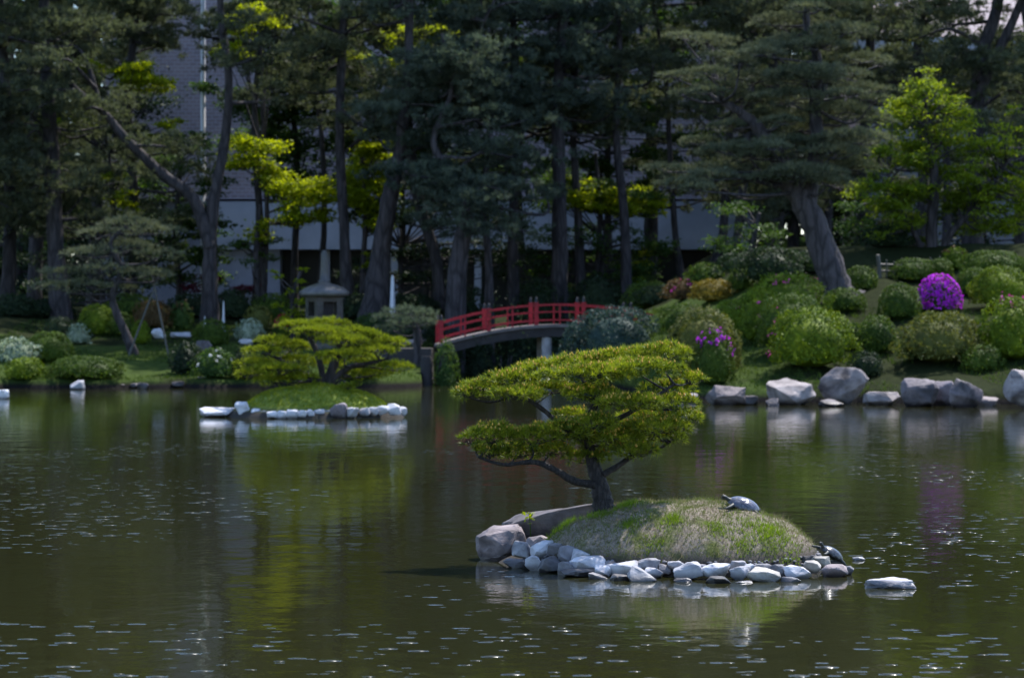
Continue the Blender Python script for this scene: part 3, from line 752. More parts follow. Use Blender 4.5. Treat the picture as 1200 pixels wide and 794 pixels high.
pad_pine('pine_tree', 'wide golden green cloud pruned pine on the far islet', 'pine tree', base, tr, pads, ['pine_gold'], (.10, .013, 12, .55), 1150, limb=.028, twig=5, barkm='bark', seed0=900)

# ------------------------------------------------------------------ shrubs
GB = 'clipped azaleas on the bank'
def shrub(px, ptop, pbot, w, mat, label, name='azalea_bush', cat='shrub', group=GB, n=None, leaf=.075, lumps=.06, d=None, flow=None, flowmat='pink', square=2.4, tilt=.6, core=True, flow_side=None, flow_low=.15):
    d = d or hit(px, pbot)
    s = d / F; a = w * s / 2 * .98; hgt = (pbot - ptop) * s * 1.02
    base = P(px, pbot, d + a * .6); base.z = float(ground_h(base.x, base.y)) - .05
    hgt = max(.65, (P(px, ptop, d + a * .6).z - base.z) * 1.03)
    root = empty(name, base, label, cat, group)
    n = n or int(min(9000, 2600 * (a * a + a * hgt) / leaf ** 2 * .0085))
    ph = rng.uniform(0, 6.28, 6)
    def surf(m):
        th = rng.uniform(0, 2 * math.pi, m); z = rng.uniform(-.25, 1, m)
        rad = np.clip(1 - np.abs(z) ** square, 0, 1) ** (1 / square)
        lp = 1 + lumps * (np.sin(3 * th + ph[0] + 4 * z) + np.sin(5 * th + ph[1] - 6 * z) + np.sin(9 * th + ph[2] + 9 * z) + .8 * np.sin(14 * th + 17 * z + ph[3]))
        p = np.stack([np.cos(th) * rad * lp, np.sin(th) * rad * lp, z * (1 + .6 * lumps * np.sin(4 * th + ph[4]))], 1)
        return p, np.stack([np.cos(th) * rad, np.sin(th) * rad, np.maximum(z, -.2)], 1)
    zc = hgt * .28
    sc3 = np.array((a, a * .9, hgt - zc))
    mb = MB()
    p, nn = surf(n)
    o3 = Vector(rng.uniform(-50, 50, 3))
    nz = np.array([mnoise.noise(Vector(q_ * 3.2) + o3) for q_ in p]); nz2 = np.array([mnoise.noise(Vector(q_ * 7.) + o3) for q_ in p])
    kk = (nz * .6 + nz2 * .6 + rng.normal(size=n) * .16) > -.24
    p, nn, nz, nz2 = p[kk], nn[kk], nz[kk], nz2[kk]; n = len(p)
    dep = 1 + (nz * .065 + nz2 * .05)[:, None] - np.abs(rng.normal(size=(n, 1))) * .05 + (rng.uniform(size=(n, 1)) < .03) * rng.uniform(0, .07, (n, 1))
    C = np.array(base) + (0, 0, zc) + p * sc3 * dep
    leaves(mb, C, nn, leaf, leaf * .5, tilt)
    if core:
        v, f = ICO[3]
        th = np.arctan2(v[:, 1], v[:, 0])
        q = v.copy(); q[:, 2] = np.where(q[:, 2] < 0, q[:, 2] * .45, q[:, 2])
        mb.add(np.array(base) + (0, 0, zc) + q * sc3 * .76 * (1 + .02 * np.sin(v[:, :1] * 9)), f, True)
    mb.build('crown', M[mat], root)
    st = MB()
    for k in range(4):
        t = rng.uniform(0, 6.28)
        tube(st, [tuple(base), (base.x + math.cos(t) * a * .15, base.y + math.sin(t) * a * .15, base.z + hgt * .25), (base.x + math.cos(t) * a * .4, base.y + math.sin(t) * a * .4, base.z + hgt * .55)], .03, .012, sides=5, n=3)
    st.build('stem', M['bark'], root)
    if flow:
        fm = MB(); p, nn = surf(flow * 4)
        k = p[:, 2] > flow_low
        if flow_side is not None: k &= (p[:, 0] * flow_side[0] + p[:, 2] * flow_side[1]) > flow_side[2]
        p, nn = p[k][:flow], nn[k][:flow]
        if group == 'x' or flow < 200:   # blossoms sit in little clusters
            rep = 5; p = np.repeat(p, rep, 0) + rng.normal(size=(len(p) * rep, 3)) * .035; nn = np.repeat(nn, rep, 0)
        leaves(fm, np.array(base) + (0, 0, zc) + p * sc3 * 1.02, nn, .075, .065, .5)
        tag(fm.build('blossoms', M[flowmat], root), kind='stuff')
    return root

# right bank
shrub(825, 362, 432, 88, 'azalea_olive', 'big olive grey azalea dome nearest the bridge', lumps=.05, d=68.5)
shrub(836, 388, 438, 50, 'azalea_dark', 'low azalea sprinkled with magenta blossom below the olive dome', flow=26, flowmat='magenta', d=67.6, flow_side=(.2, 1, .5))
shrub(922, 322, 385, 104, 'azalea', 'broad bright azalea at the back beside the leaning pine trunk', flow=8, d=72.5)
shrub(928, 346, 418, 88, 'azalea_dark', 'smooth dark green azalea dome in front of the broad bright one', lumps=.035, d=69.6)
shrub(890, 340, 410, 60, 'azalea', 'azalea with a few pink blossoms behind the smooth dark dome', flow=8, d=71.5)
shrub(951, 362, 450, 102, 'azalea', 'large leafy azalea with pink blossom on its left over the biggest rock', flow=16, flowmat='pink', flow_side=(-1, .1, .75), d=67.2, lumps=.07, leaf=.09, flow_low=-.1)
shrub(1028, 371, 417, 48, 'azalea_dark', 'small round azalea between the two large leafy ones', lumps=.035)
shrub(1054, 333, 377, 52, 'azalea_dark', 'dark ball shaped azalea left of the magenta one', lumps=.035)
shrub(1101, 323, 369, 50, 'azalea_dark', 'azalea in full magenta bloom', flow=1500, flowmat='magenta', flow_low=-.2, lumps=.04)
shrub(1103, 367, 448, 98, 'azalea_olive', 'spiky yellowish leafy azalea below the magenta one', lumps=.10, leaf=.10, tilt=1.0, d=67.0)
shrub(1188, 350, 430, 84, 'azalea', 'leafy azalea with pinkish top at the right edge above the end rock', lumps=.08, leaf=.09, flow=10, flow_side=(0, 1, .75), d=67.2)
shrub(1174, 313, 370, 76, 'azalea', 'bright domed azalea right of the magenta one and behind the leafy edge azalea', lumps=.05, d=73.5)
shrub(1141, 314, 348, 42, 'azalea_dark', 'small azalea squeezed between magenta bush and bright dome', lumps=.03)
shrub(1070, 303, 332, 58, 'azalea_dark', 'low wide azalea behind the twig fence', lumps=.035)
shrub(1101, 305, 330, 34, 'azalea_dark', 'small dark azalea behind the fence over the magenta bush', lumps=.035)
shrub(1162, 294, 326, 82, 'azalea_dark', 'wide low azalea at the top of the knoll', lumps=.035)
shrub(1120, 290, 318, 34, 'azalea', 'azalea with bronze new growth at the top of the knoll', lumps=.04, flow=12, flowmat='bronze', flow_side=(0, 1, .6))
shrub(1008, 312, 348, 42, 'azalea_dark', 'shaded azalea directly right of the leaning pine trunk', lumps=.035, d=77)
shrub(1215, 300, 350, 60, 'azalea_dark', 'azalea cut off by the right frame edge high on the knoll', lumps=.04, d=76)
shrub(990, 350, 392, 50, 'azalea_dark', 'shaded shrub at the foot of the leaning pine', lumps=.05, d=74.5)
GU = 'dark shrubs under the trees'
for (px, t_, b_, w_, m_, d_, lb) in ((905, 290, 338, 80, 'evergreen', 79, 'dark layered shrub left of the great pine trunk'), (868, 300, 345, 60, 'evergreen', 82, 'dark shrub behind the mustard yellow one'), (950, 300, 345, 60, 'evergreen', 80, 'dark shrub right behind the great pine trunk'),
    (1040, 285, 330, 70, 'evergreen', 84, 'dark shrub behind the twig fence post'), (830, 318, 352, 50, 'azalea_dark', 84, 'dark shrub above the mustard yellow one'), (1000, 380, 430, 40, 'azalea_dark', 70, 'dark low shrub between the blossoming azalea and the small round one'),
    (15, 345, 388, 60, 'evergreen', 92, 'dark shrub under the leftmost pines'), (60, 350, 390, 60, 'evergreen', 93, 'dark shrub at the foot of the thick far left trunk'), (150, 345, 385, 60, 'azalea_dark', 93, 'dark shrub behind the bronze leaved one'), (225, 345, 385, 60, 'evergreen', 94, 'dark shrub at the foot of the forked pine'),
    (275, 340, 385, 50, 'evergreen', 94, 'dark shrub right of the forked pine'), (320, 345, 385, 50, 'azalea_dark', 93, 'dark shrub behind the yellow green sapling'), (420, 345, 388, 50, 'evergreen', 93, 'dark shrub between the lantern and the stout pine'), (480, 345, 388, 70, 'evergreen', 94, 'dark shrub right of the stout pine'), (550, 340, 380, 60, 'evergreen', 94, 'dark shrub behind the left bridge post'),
    (560, 400, 440, 60, 'evergreen', 91, 'added shrub darkening the gap under the left half of the bridge'), (610, 395, 440, 60, 'evergreen', 91.5, 'added shrub darkening the gap under the middle of the bridge'), (655, 392, 440, 60, 'evergreen', 91, 'added shrub darkening the gap under the right half of the bridge'), (520, 385, 430, 50, 'evergreen', 90, 'dark shrub behind the left bridge end'),  # shrubs under the bridge are added to darken the lit inlet ground
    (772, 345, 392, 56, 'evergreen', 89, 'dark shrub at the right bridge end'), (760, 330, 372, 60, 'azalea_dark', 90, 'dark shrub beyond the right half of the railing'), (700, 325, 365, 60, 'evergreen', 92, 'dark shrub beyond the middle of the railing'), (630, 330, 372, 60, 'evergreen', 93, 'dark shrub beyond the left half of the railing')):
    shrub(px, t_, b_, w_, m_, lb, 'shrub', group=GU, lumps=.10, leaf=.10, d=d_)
shrub(802, 356, 402, 62, 'azalea_dark', 'dark green azalea on the slope between juniper and olive dome', d=76.5, lumps=.05)
shrub(860, 352, 400, 56, 'azalea', 'mid green azalea between the olive dome and the mustard shrub', d=74, lumps=.05)
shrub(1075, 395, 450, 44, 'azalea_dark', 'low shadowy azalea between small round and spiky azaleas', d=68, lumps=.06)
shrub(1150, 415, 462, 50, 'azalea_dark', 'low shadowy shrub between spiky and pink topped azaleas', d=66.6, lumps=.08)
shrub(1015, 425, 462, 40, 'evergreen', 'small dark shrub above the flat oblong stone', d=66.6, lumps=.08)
# around the bridge
GS = 'shrubs around the bridge'
shrub(724, 362, 410, 104, 'juniper', 'blue green juniper spreading in front of the bridge railing', 'juniper_bush', group=GS, lumps=.10, leaf=.10, tilt=1.0, d=79.5)
shrub(680, 378, 412, 60, 'juniper', 'lower juniper clump beside the bridge pillar', 'juniper_bush', group=GS, lumps=.10, leaf=.10, tilt=1., d=80.2)
shrub(800, 336, 378, 46, 'bronze', 'reddish brown shrub beyond the bridge end', 'shrub', group=GS, lumps=.10, leaf=.09, flow=12, flowmat='pink', d=84)
shrub(836, 342, 372, 56, 'mustard', 'mustard yellow shrub behind the olive azalea', 'shrub', group=GS, lumps=.09, leaf=.09, d=80)
shrub(868, 338, 368, 30, 'azalea_dark', 'dark shrub right of the mustard yellow one', 'shrub', group=GS, lumps=.06, d=80)
shrub(588, 352, 402, 62, 'evergreen', 'thin leafed shrub poking above the bridge railing', 'shrub', group=GS, lumps=.14, leaf=.09, d=82.2, core=False, n=420)
shrub(522, 402, 432, 32, 'maple_deep', 'green shrub growing on the bridge abutment', 'shrub', group=GS, lumps=.12, leaf=.09, d=81.3)
shrub(468, 372, 402, 70, 'evergreen', 'dark low shrub left of the bridge', 'shrub', group=GS, lumps=.10, leaf=.09)
shrub(440, 368, 396, 50, 'maple_deep', 'green low shrub right of the stone lantern', 'shrub', group=GS, lumps=.10, leaf=.09)
# left bank
GL = 'shrubs on the left bank'
shrub(113, 357, 394, 44, 'azalea', 'round clipped azalea left of the leaning pine on the lawn', group=GL, lumps=.03)
shrub(58, 389, 426, 58, 'azalea_dark', 'dark dome azalea beside the variegated plant on the lawn', group=GL, lumps=.03)
shrub(20, 396, 428, 46, 'variegated', 'pale variegated shrub by the left edge', 'shrub', group=GL, lumps=.12, leaf=.13, tilt=1.)
shrub(92, 381, 404, 28, 'variegated', 'white splashed plant between the round and dark azaleas', 'shrub', group=GL, lumps=.12, leaf=.12, tilt=1.)
shrub(165, 376, 404, 24, 'azalea', 'small topiary ball right of the leaning pine', group=GL, lumps=.03)
shrub(248, 374, 406, 42, 'azalea_dark', 'round clipped azalea below the forked pine', group=GL, lumps=.03)
shrub(178, 352, 386, 46, 'bronze', 'bronze leaved shrub behind the topiary ball', 'shrub', group=GL, lumps=.10, leaf=.09)
shrub(213, 354, 388, 26, 'maple_deep', 'upright shrub tipped with orange growth', 'shrub', group=GL, lumps=.12, leaf=.1, flow=30, flowmat='bronze', flow_side=(0, 1, .6))
shrub(140, 366, 396, 40, 'azalea_dark', 'dark clipped shrub behind the leaning pine', group=GL, lumps=.04)
shrub(218, 402, 440, 42, 'evergreen', 'dark ragged shrub at the water under the round azalea', 'shrub', group=GL, lumps=.12, leaf=.1)
shrub(252, 410, 444, 50, 'maple_deep', 'green bank plant sprinkled with small white flowers', 'shrub', group=GL, lumps=.14, leaf=.1, flow=12, flowmat='white_blossom')
shrub(293, 374, 400, 34, 'variegated', 'pale leaved shrub behind the far islet pine', 'shrub', group=GL, lumps=.12, leaf=.1)
shrub(303, 358, 388, 32, 'azalea_olive', 'olive shrub left of the yellow green sapling', 'shrub', group=GL, lumps=.08)
shrub(333, 370, 396, 26, 'azalea_dark', 'azalea crowned with red blossom near the lantern', group=GL, lumps=.06, flow=90, flowmat='red_blossom', flow_side=(0, 1, .35))
shrub(70, 372, 400, 40, 'evergreen', 'dark shrub in the shade beneath the pines at far left', 'shrub', group=GL, lumps=.1)
shrub(100, 432, 448, 90, 'azalea_dark', 'low ground hugging shrub along the left waterline', 'shrub', group=GL, lumps=.06)
shrub(285, 408, 446, 36, 'evergreen', 'dark shrub behind the outer end of the far islet', 'shrub', group=GL, lumps=.1)
shrub(30, 424, 450, 46, 'azalea', 'bright low shrub at the waterline near the left edge', 'shrub', group=GL, lumps=.08)
shrub(420, 410, 450, 60, 'evergreen', 'dark waterside shrub behind the far islet pine', 'shrub', group=GL, lumps=.1)
shrub(330, 412, 448, 60, 'evergreen', 'dark waterside shrub hidden behind golden pine', 'shrub', group=GL, lumps=.1)

# ------------------------------------------------------------------ bank stones
G3 = 'rocks along the bank'
def bank(px, py, w, h, mt, lb, d=None, seed=0, **kw):
    d = d or water_d(py + h / 2)
    kw.setdefault('sub', 4 if w > 35 else 3); kw.setdefault('soft', w > 35); kw['cuts'] = kw.get('cuts', 8) + 3; kw.setdefault('rough', .08)
    stone_px(px, py + 1.5, w, h + 4, d, mt, lb, G3, seed=seed, name='bank_rock', cat='rock', **kw)
bank(850, 463, 50, 22, 'bk_brown', 'brown rock on the waterline right of the near pine crown', seed=501, cuts=8)
bank(926, 459, 62, 30, 'bk_pale', 'rock with a pale sunlit hump under the blossoming azalea', seed=502, cuts=14, flat=1.0)
bank(988, 452, 60, 42, 'bk_pale', 'biggest pale mottled rock on the right bank', seed=503, cuts=6, flat=.85)
bank(1033, 467, 44, 15, 'bk_pale', 'flat oblong stone right of the biggest rock', seed=504, flat=.6)
bank(1078, 460, 46, 32, 'bk_grey', 'purplish rock beneath the spiky azalea', seed=505)
bank(1106, 461, 34, 28, 'bk_grey', 'rounded rock wedged right of the purplish rock', seed=506)
bank(1130, 463, 40, 28, 'bk_grey', 'rock leaning towards its right neighbour under the spiky azalea', seed=507, tilt=.5)
bank(1198, 456, 44, 44, 'bk_pale', 'tall pale rock cut by the right frame edge', seed=508)
bank(878, 469, 22, 10, 'bk_grey', 'small grey stone between brown rock and pale hump', seed=509)
bank(905, 471, 16, 8, 'bk_grey', 'little stone in front of the pale humped rock', seed=510)
bank(1155, 470, 30, 10, 'bk_brown', 'low brown stone left of the tall edge rock', seed=511)
bank(974, 472, 30, 8, 'bk_grey', 'low stone at the foot of the biggest rock', seed=512)
bank(806, 466, 24, 10, 'bk_pale', 'pale stone mostly behind the near pine crown', seed=513)
bank(47, 445, 26, 15, 'bk_white', 'white boulder at the left waterline', seed=520)
bank(26, 449, 20, 9, 'bk_white', 'low pale stone left of the white boulder', seed=521)
bank(5, 449, 16, 10, 'bk_grey', 'grey stone at the left frame edge on the bank', seed=522)
bank(3, 462, 16, 10, 'bk_white', 'pale stone standing in the water at the left edge', seed=523)
bank(91, 451, 18, 10, 'bk_white', 'white stone at the waterline below the lawn', seed=524)
bank(108, 451, 8, 6, 'bk_white', 'small white cobble right of the waterline stone', seed=525)
bank(168, 452, 14, 7, 'bk_grey', 'small grey stone mid way along the left waterline', seed=526)
bank(236, 448, 26, 12, 'bk_pale', 'pinkish pale rock at the waterline below the ragged shrub', seed=527)
bank(215, 450, 12, 8, 'bk_white', 'little pale stone left of the pinkish waterline rock', seed=528)
for k_ in range(20):
    px_ = 12 + k_ * 12.2 + rng.uniform(-4, 4)
    if min(abs(px_ - q_) for q_ in (47, 91, 236)) < 12: continue
    stone_px(px_, 451 + rng.uniform(-1, 1), rng.uniform(9, 15), rng.uniform(5, 8), 78.9 + rng.uniform(-.3, .3), 'bk_grey', 'small dark grey stone in the low edge along the left waterline', 'low stone edge of the left bank', sub=2, name='bank_rock', cat='rock')
def lawn_stone(px, py, w, h, mt, lb, seed):
    d = hit(px, py + h / 2); stone_px(px, py, w, h + 2, d, mt, lb, G3, seed=seed, name='garden_stone', cat='stone')
lawn_stone(186, 391, 18, 11, 'bk_white', 'white stone on the lawn beside the topiary ball', 530)
lawn_stone(213, 393, 26, 6, 'bk_white', 'flat white stepping stone on the lawn', 531)
lawn_stone(239, 407, 20, 14, 'bk_grey', 'grey leaning rock below the round clipped azalea', 532)
lawn_stone(288, 401, 18, 6, 'bk_white', 'flat white stone left of the golden pine crown', 533)
lawn_stone(483, 402, 28, 7, 'bk_pale', 'flat pinkish stone left of the bridge', 534)
lawn_stone(496, 393, 8, 14, 'bk_white', 'upright white stone at the bridge foot', 535)

# grass on both banks
n = 60000
x = rng.uniform(-15.5, 13, n); y = rng.uniform(63, 92, n)
zz = ground_h(x, y); k = (zz > .18) & ((x < 2) | (zz < 2.2))
k &= np.array([mnoise.noise(Vector((a * .35, b * .35, 3))) > -.12 for a, b in zip(x, y)])
mb = MB(); needles(mb, np.stack([x, y, zz], 1)[k], np.tile([0, 0, 1.], (k.sum(), 1)), 2, .13, .02, .5)
tag(mb.build('grass', foliage('bank_grass', (.030, .060, .012), (.075, .118, .024), (1.4, 1.4, .5), .35, .8)), 'short lawn grass on the garden banks', 'grass', kind='stuff')

# ------------------------------------------------------------------ bridge
M['red'] = plain('red_lacquer', (.44, .006, .018), .55, .45, 9, .12)
M['deckwood'] = plain('grey_deck_wood', (.20, .165, .16), .8, .4, 3, .4, stretch=(1, 6, 1))
M['darkwood'] = plain('dark_beam_wood', (.045, .038, .040), .8, .4, 3, .4)
M['bronze_cap'] = plain('bronze_cap', (.05, .05, .055), .45, .3, 8, .1, metal=.6)
M['pierstone'] = plain('pale_pier_stone', (.42, .40, .42), .85, .35, 4, .4)
br = empty('arched_bridge', (1.3, 84, 0), 'red railed arched footbridge between the two banks', 'bridge', rz=R(5))
X0, X1 = -3.55, 3.6      # local span
def zdeck(x): t = (x - X0) / (X1 - X0); return 1.20 + .56 * (1 - (2 * t - 1.02) ** 2)
def strip(yc, wy, z0, z1, xa, xb, n=28):
    m_ = MB(); xs_ = np.linspace(xa, xb, n); V = []
    for x in xs_:
        z = zdeck(x); V += [(x, yc - wy / 2, z + z0), (x, yc + wy / 2, z + z0), (x, yc + wy / 2, z + z1), (x, yc - wy / 2, z + z1)]
    F_ = []
    for i in range(n - 1):
        a = i * 4
        for j in range(4): k = (j + 1) % 4; F_.append((a + k, a + j, a + 4 + j, a + 4 + k))
    e = (n - 1) * 4; F_ += [(0, 1, 2, 3), (e + 3, e + 2, e + 1, e)]
    m_.add(V, F_); return m_
def bpart(m_, name, mat, parent=None): return _local(m_, name, mat, parent or br)
def _local(m_, name, mat, parent):
    o = m_.build(name, M[mat], origin=(0, 0, 0)); o.parent = parent; o.location = (0, 0, 0); return o
bpart(strip(0, 1.9, -.09, 0, X0, X1), 'deck', 'deckwood')
for s in (-1, 1):
    bpart(strip(s * .80, .16, -.36, -.092, X0, X1), 'girder', 'darkwood')
    bpart(strip(s * .88, .065, .545, .60, X0 + .1, X1 - .1), 'handrail', 'red')
    bpart(strip(s * .88, .045, .345, .385, X0 + .1, X1 - .1), 'rail', 'red')
    bpart(strip(s * .88, .05, .10, .145, X0 + .1, X1 - .1), 'rail', 'red')
    for i, x in enumerate(np.linspace(X0 + .1, X1 - .1, 6) + (.0 if s < 0 else 0)):
        m_ = MB(); z = zdeck(x); box(m_, (x, s * .88, z + .315), (.115, .115, .63)); box(m_, (x, s * .88, z + .645), (.135, .135, .03))
        po = bpart(m_, 'post', 'red')
        c_ = MB(); lathe(c_, (x, s * .88, z + .662), [(.05, 0), (.054, .03), (.036, .05), (.05, .08), (.046, .11), (.024, .14), (.006, .165)], 12)
        _local(c_, 'finial', 'bronze_cap', po)
    for x in (np.linspace(X0 + .1, X1 - .1, 6)[:-1] + np.linspace(X0 + .1, X1 - .1, 6)[1:]) / 2:
        m_ = MB(); z = zdeck(x); box(m_, (x, s * .88, z + .265), (.045, .04, .53)); bpart(m_, 'baluster', 'red')
for x in (-.45,):
    for s in (-1, 1):
        m_ = MB(); lathe(m_, (x + .1, s * .7, -1.2), [(.17, 0), (.16, 1.2), (.15, 1.2 + zdeck(x) - .37)], 14); bpart(m_, 'pier', 'pierstone')
    m_ = MB(); box(m_, (x + .1, 0, zdeck(x) - .30), (.2, 1.5, .2)); bpart(m_, 'cross_beam', 'darkwood')
for i, (px, w) in enumerate(((500, .36), (519, .40))):
    p = P(px, 430, 81.6)
    mb = MB(); lathe(mb, (p.x, p.y, -1.2), [(w / 2, 0), (w / 2 * .98, 1.9), (w / 2 * .8, 2.05)], 12)
    tag(mb.build('mooring_post', M['darkwood'], origin=None), ['left of two thick posts in the water before the bridge', 'right of two thick posts in the water before the bridge'][i], 'post', 'posts standing by the bridge')
for (x0, x1, nm) in ((-4.4, -2.35, 'stone abutment carrying the left end of the bridge'), (4.9, 6.2, 'stone abutment carrying the right end of the bridge')):
    mb = MB(); box(mb, ((x0 + x1) / 2, 84, .0), (x1 - x0, 2.2, 2.1))
    tag(mb.build('bridge_abutment', M['darkwood'] if x0 < 0 else M['bk_grey']), nm, 'abutment')

# ------------------------------------------------------------------ stone lantern
lx = P(380, 380, 86.5); gz = float(ground_h(lx.x, lx.y)); s = 86.5 / F
lan = empty('stone_lantern', (lx.x, lx.y, gz), 'tall stone lantern with round roof and long spire behind the golden pine', 'lantern')
zb = P(380, 376, 86.5).z - gz; zt = P(380, 348, 86.5).z - gz; zr = P(380, 331, 86.5).z - gz; ztop = P(380, 293, 86.5).z - gz
def lp(m_, name): return _local(m_, name, 'lantern', lan)
m_ = MB(); lathe(m_, (0, 0, -.1), [(.62, 0), (.62, .22), (.5, .3), (.34, .34)], 36, 6, False); lp(m_, 'base')
m_ = MB(); lathe(m_, (0, 0, .23), [(.24, 0), (.22, .2), (.22, zb - .55), (.26, zb - .42)], 20); lp(m_, 'post')
m_ = MB(); lathe(m_, (0, 0, zb - .2), [(.26, 0), (.56, .1), (.60, .2)], 36, 6, False); lp(m_, 'platform')
m_ = MB(); hb = zt - zb; t = .09; wd = .86
for sx in (-1, 1):
    for sy in (-1, 1): box(m_, (sx * (wd / 2 - .1), sy * (wd / 2 - .1), zb + hb / 2), (.2, .2, hb))
for ang in range(4):
    c, s_ = math.cos(ang * math.pi / 2), math.sin(ang * math.pi / 2)
    for zc_, hh_ in ((zb + .08, .16), (zt - .07, .14)):
        box(m_, (c * (wd / 2 - .09), s_ * (wd / 2 - .09), zc_), (.16 if abs(c) > .5 else wd - .404, .16 if abs(s_) > .5 else wd - .404, hh_))
lb_ = lp(m_, 'light_box'); lb_.rotation_euler = (0, 0, R(28))
m_ = MB(); box(m_, (0, 0, zb + hb / 2), (wd - .45, wd - .45, hb)); o_ = _local(m_, 'shutter', 'darkwood', lan); o_.rotation_euler = (0, 0, R(28))
m_ = MB(); lathe(m_, (0, 0, zt), [(.45, 0), (.72, .02), (.78, .09), (.75, .17), (.62, .27), (.44, .35), (.2, .42)], 40, 0); lp(m_, 'roof')
m_ = MB(); lathe(m_, (0, 0, zr), [(.18, -.02), (.19, .05), (.135, .09), (.13, .3), (.115, .6), (.10, ztop - zr - .12), (.075, ztop - zr - .04), (.03, ztop - zr)], 20); lp(m_, 'finial')

# ------------------------------------------------------------------ forest
def pine(label, pts, dl, nb, clear, spread, mat, group='pines behind the pond', padw=(.75, 1.4), top=19., width=None, seed=0, extra_limbs=(), tufts=80, name='pine_tree', barkm='bark', needle=(.20, .034, 9, .6)):
    """pts: trunk as (px, py, width px) at distance dl; crown pads hang on boughs above `clear` metres"""
    g = np.random.default_rng(seed); s = dl / F
    base = P(pts[0][0], pts[0][1], dl); gz_ = float(ground_h(base.x, base.y)); base.z = gz_ - .1
    pl = [(base.x, base.y, base.z, pts[0][2] * s / 2 * 1.1)]
    for (a, b, w) in pts[1:]:
        v = P(a, b, dl + g.uniform(-.25, .25)); pl.append((v.x, v.y, v.z, w * s / 2 * .86))
    last = pl[-1]
    if last[2] < top:
        pl.append((last[0] + g.uniform(-.6, .6), last[1] + g.uniform(-.5, .5), (last[2] + top) / 2, last[3] * .7))
        pl.append((last[0] + g.uniform(-.8, .8), last[1] + g.uniform(-.5, .5), top, .05))
    root = empty(name, base, label, 'pine tree', group)
    tm, cm = MB(), MB()
    C_ = tube(tm, pl, 0, sides=9, n=7, rough=.06)
    lines = [C_]
    for lim in extra_limbs:
        q = []
        for (a, b, w) in lim:
            v = P(a, b, dl - .2); q.append((v.x, v.y, v.z, w * s / 2))
        lines.append(tube(tm, q, 0, sides=7, n=6, rough=.06))
    allp = np.concatenate(lines)
    clear = clear - (.2 if label.split()[0] in ('slim', 'tall', 'thin', 'crooked', 'stout', 'slender') else 2.2)
    cand = allp[allp[:, 2] > clear]
    if len(cand) < 3: cand = allp[-3:]
    ztop_ = cand[:, 2].max(); nb = int(nb * (1.75 if 280 < pts[0][0] < 460 or 660 < pts[0][0] < 810 else 2.2))
    zs_ = np.sort(g.uniform(cand[:, 2].min(), ztop_, nb))
    for i in range(nb):
        near_ = cand[np.abs(cand[:, 2] - zs_[i]) < 1.6]
        if len(near_) == 0: near_ = cand
        st = near_[g.integers(len(near_))]
        fr = (st[2] - clear) / max(1, ztop_ - clear)
        az = i * 2.4 + g.uniform(-.5, .5); rr = spread * (1 - .55 * fr) * g.uniform(.45, 1.0)
        e = st + np.array((math.cos(az) * rr, math.sin(az) * rr * .8, g.uniform(-.1, .35) * rr))
        mid = (st + e) / 2 + g.normal(size=3) * .15 * rr
        tube(tm, [tuple(st), tuple(mid), tuple(e)], .05 + .012 * rr, .02, sides=5, n=4)
        for t in (.5, .78, 1.05):
            c = st + (e - st) * t + g.normal(size=3) * (.25, .25, .12)
            hw = g.uniform(*padw) * (.7 + .3 * t)
            nt_ = int(tufts * hw * hw)
            nc = max(4, nt_ // 9)
            Pc, Dc = ellip_pad(nc, hw, hw * .85, hw * .40, int(g.integers(1 << 20)), .25)
            ix = g.integers(nc, size=nt_)
            Pn = Pc[ix] + g.normal(size=(nt_, 3)) * (.12, .12, .06); Dn = unit(Dc[ix] + .45 * g.normal(size=(nt_, 3)))
            needles(cm, c + Pn, Dn, needle[2], needle[0], needle[1], needle[3])
    tm.build('trunk', M[barkm], root); cm.build('crown', M[mat], root)
    return root

DB = 96.
pine('dark pine with straight thick trunk standing at far left', [(72, 372, 26), (66, 300, 24), (62, 200, 22), (56, 110, 18), (52, 0, 14)], 93, 17, 6.4, 3.2, 'pine_dark', seed=1)
pine('forked pine whose left limb leans far out over the left lawn', [(246, 372, 22), (246, 300, 20), (250, 240, 17), (264, 160, 13), (268, 90, 11), (258, 0, 9)], 92, 17, 7.6, 3.0, 'pine_dark', seed=2, extra_limbs=[[(246, 290, 16), (228, 235, 15), (190, 203, 13), (150, 165, 11), (120, 130, 9), (85, 100, 7), (65, 60, 5), (40, 40, 3)], [(120, 130, 6), (95, 60, 5), (60, 55, 4), (0, 42, 3)]])
pine('slim straight pine trunk right behind the stone lantern', [(409, 372, 17), (405, 300, 15), (398, 150, 13), (404, 0, 11)], 94, 15, 8., 3.0, 'pine_dark', seed=3)
pine('stout pine with broad buttressed trunk right of the lantern', [(438, 376, 36), (446, 300, 28), (456, 235, 24), (468, 180, 18), (478, 90, 13)], 92, 15, 6.8, 3.2, 'pine_blue', seed=4)
pine('crooked dark pine bending right high above the lantern', [(520, 372, 18), (512, 310, 16), (492, 240, 16), (480, 170, 15), (478, 108, 16), (505, 85, 17), (545, 55, 14), (562, 10, 10)], 95, 15, 7.6, 3.4, 'pine_dark', seed=5, extra_limbs=[[(480, 112, 8), (465, 110, 7), (440, 145, 6), (405, 178, 4)]])
pine('reddish thick trunked pine behind the left bridge rail', [(530, 380, 28), (536, 320, 26), (546, 255, 20), (530, 205, 13), (508, 165, 9)], 91, 12, 6.2, 2.6, 'pine_blue', seed=6, barkm='bark_pale', top=11)
pine('slim pine behind the middle of the red railing', [(603, 372, 15), (601, 260, 14), (606, 150, 11), (600, 0, 9)], 96, 15, 7.4, 3.0, 'pine_dark', seed=7)
pine('tall pine trunk rising behind the bridge crown', [(655, 372, 22), (656, 250, 20), (654, 120, 17), (662, 0, 14)], 95, 16, 8., 3.4, 'pine_blue', seed=8)
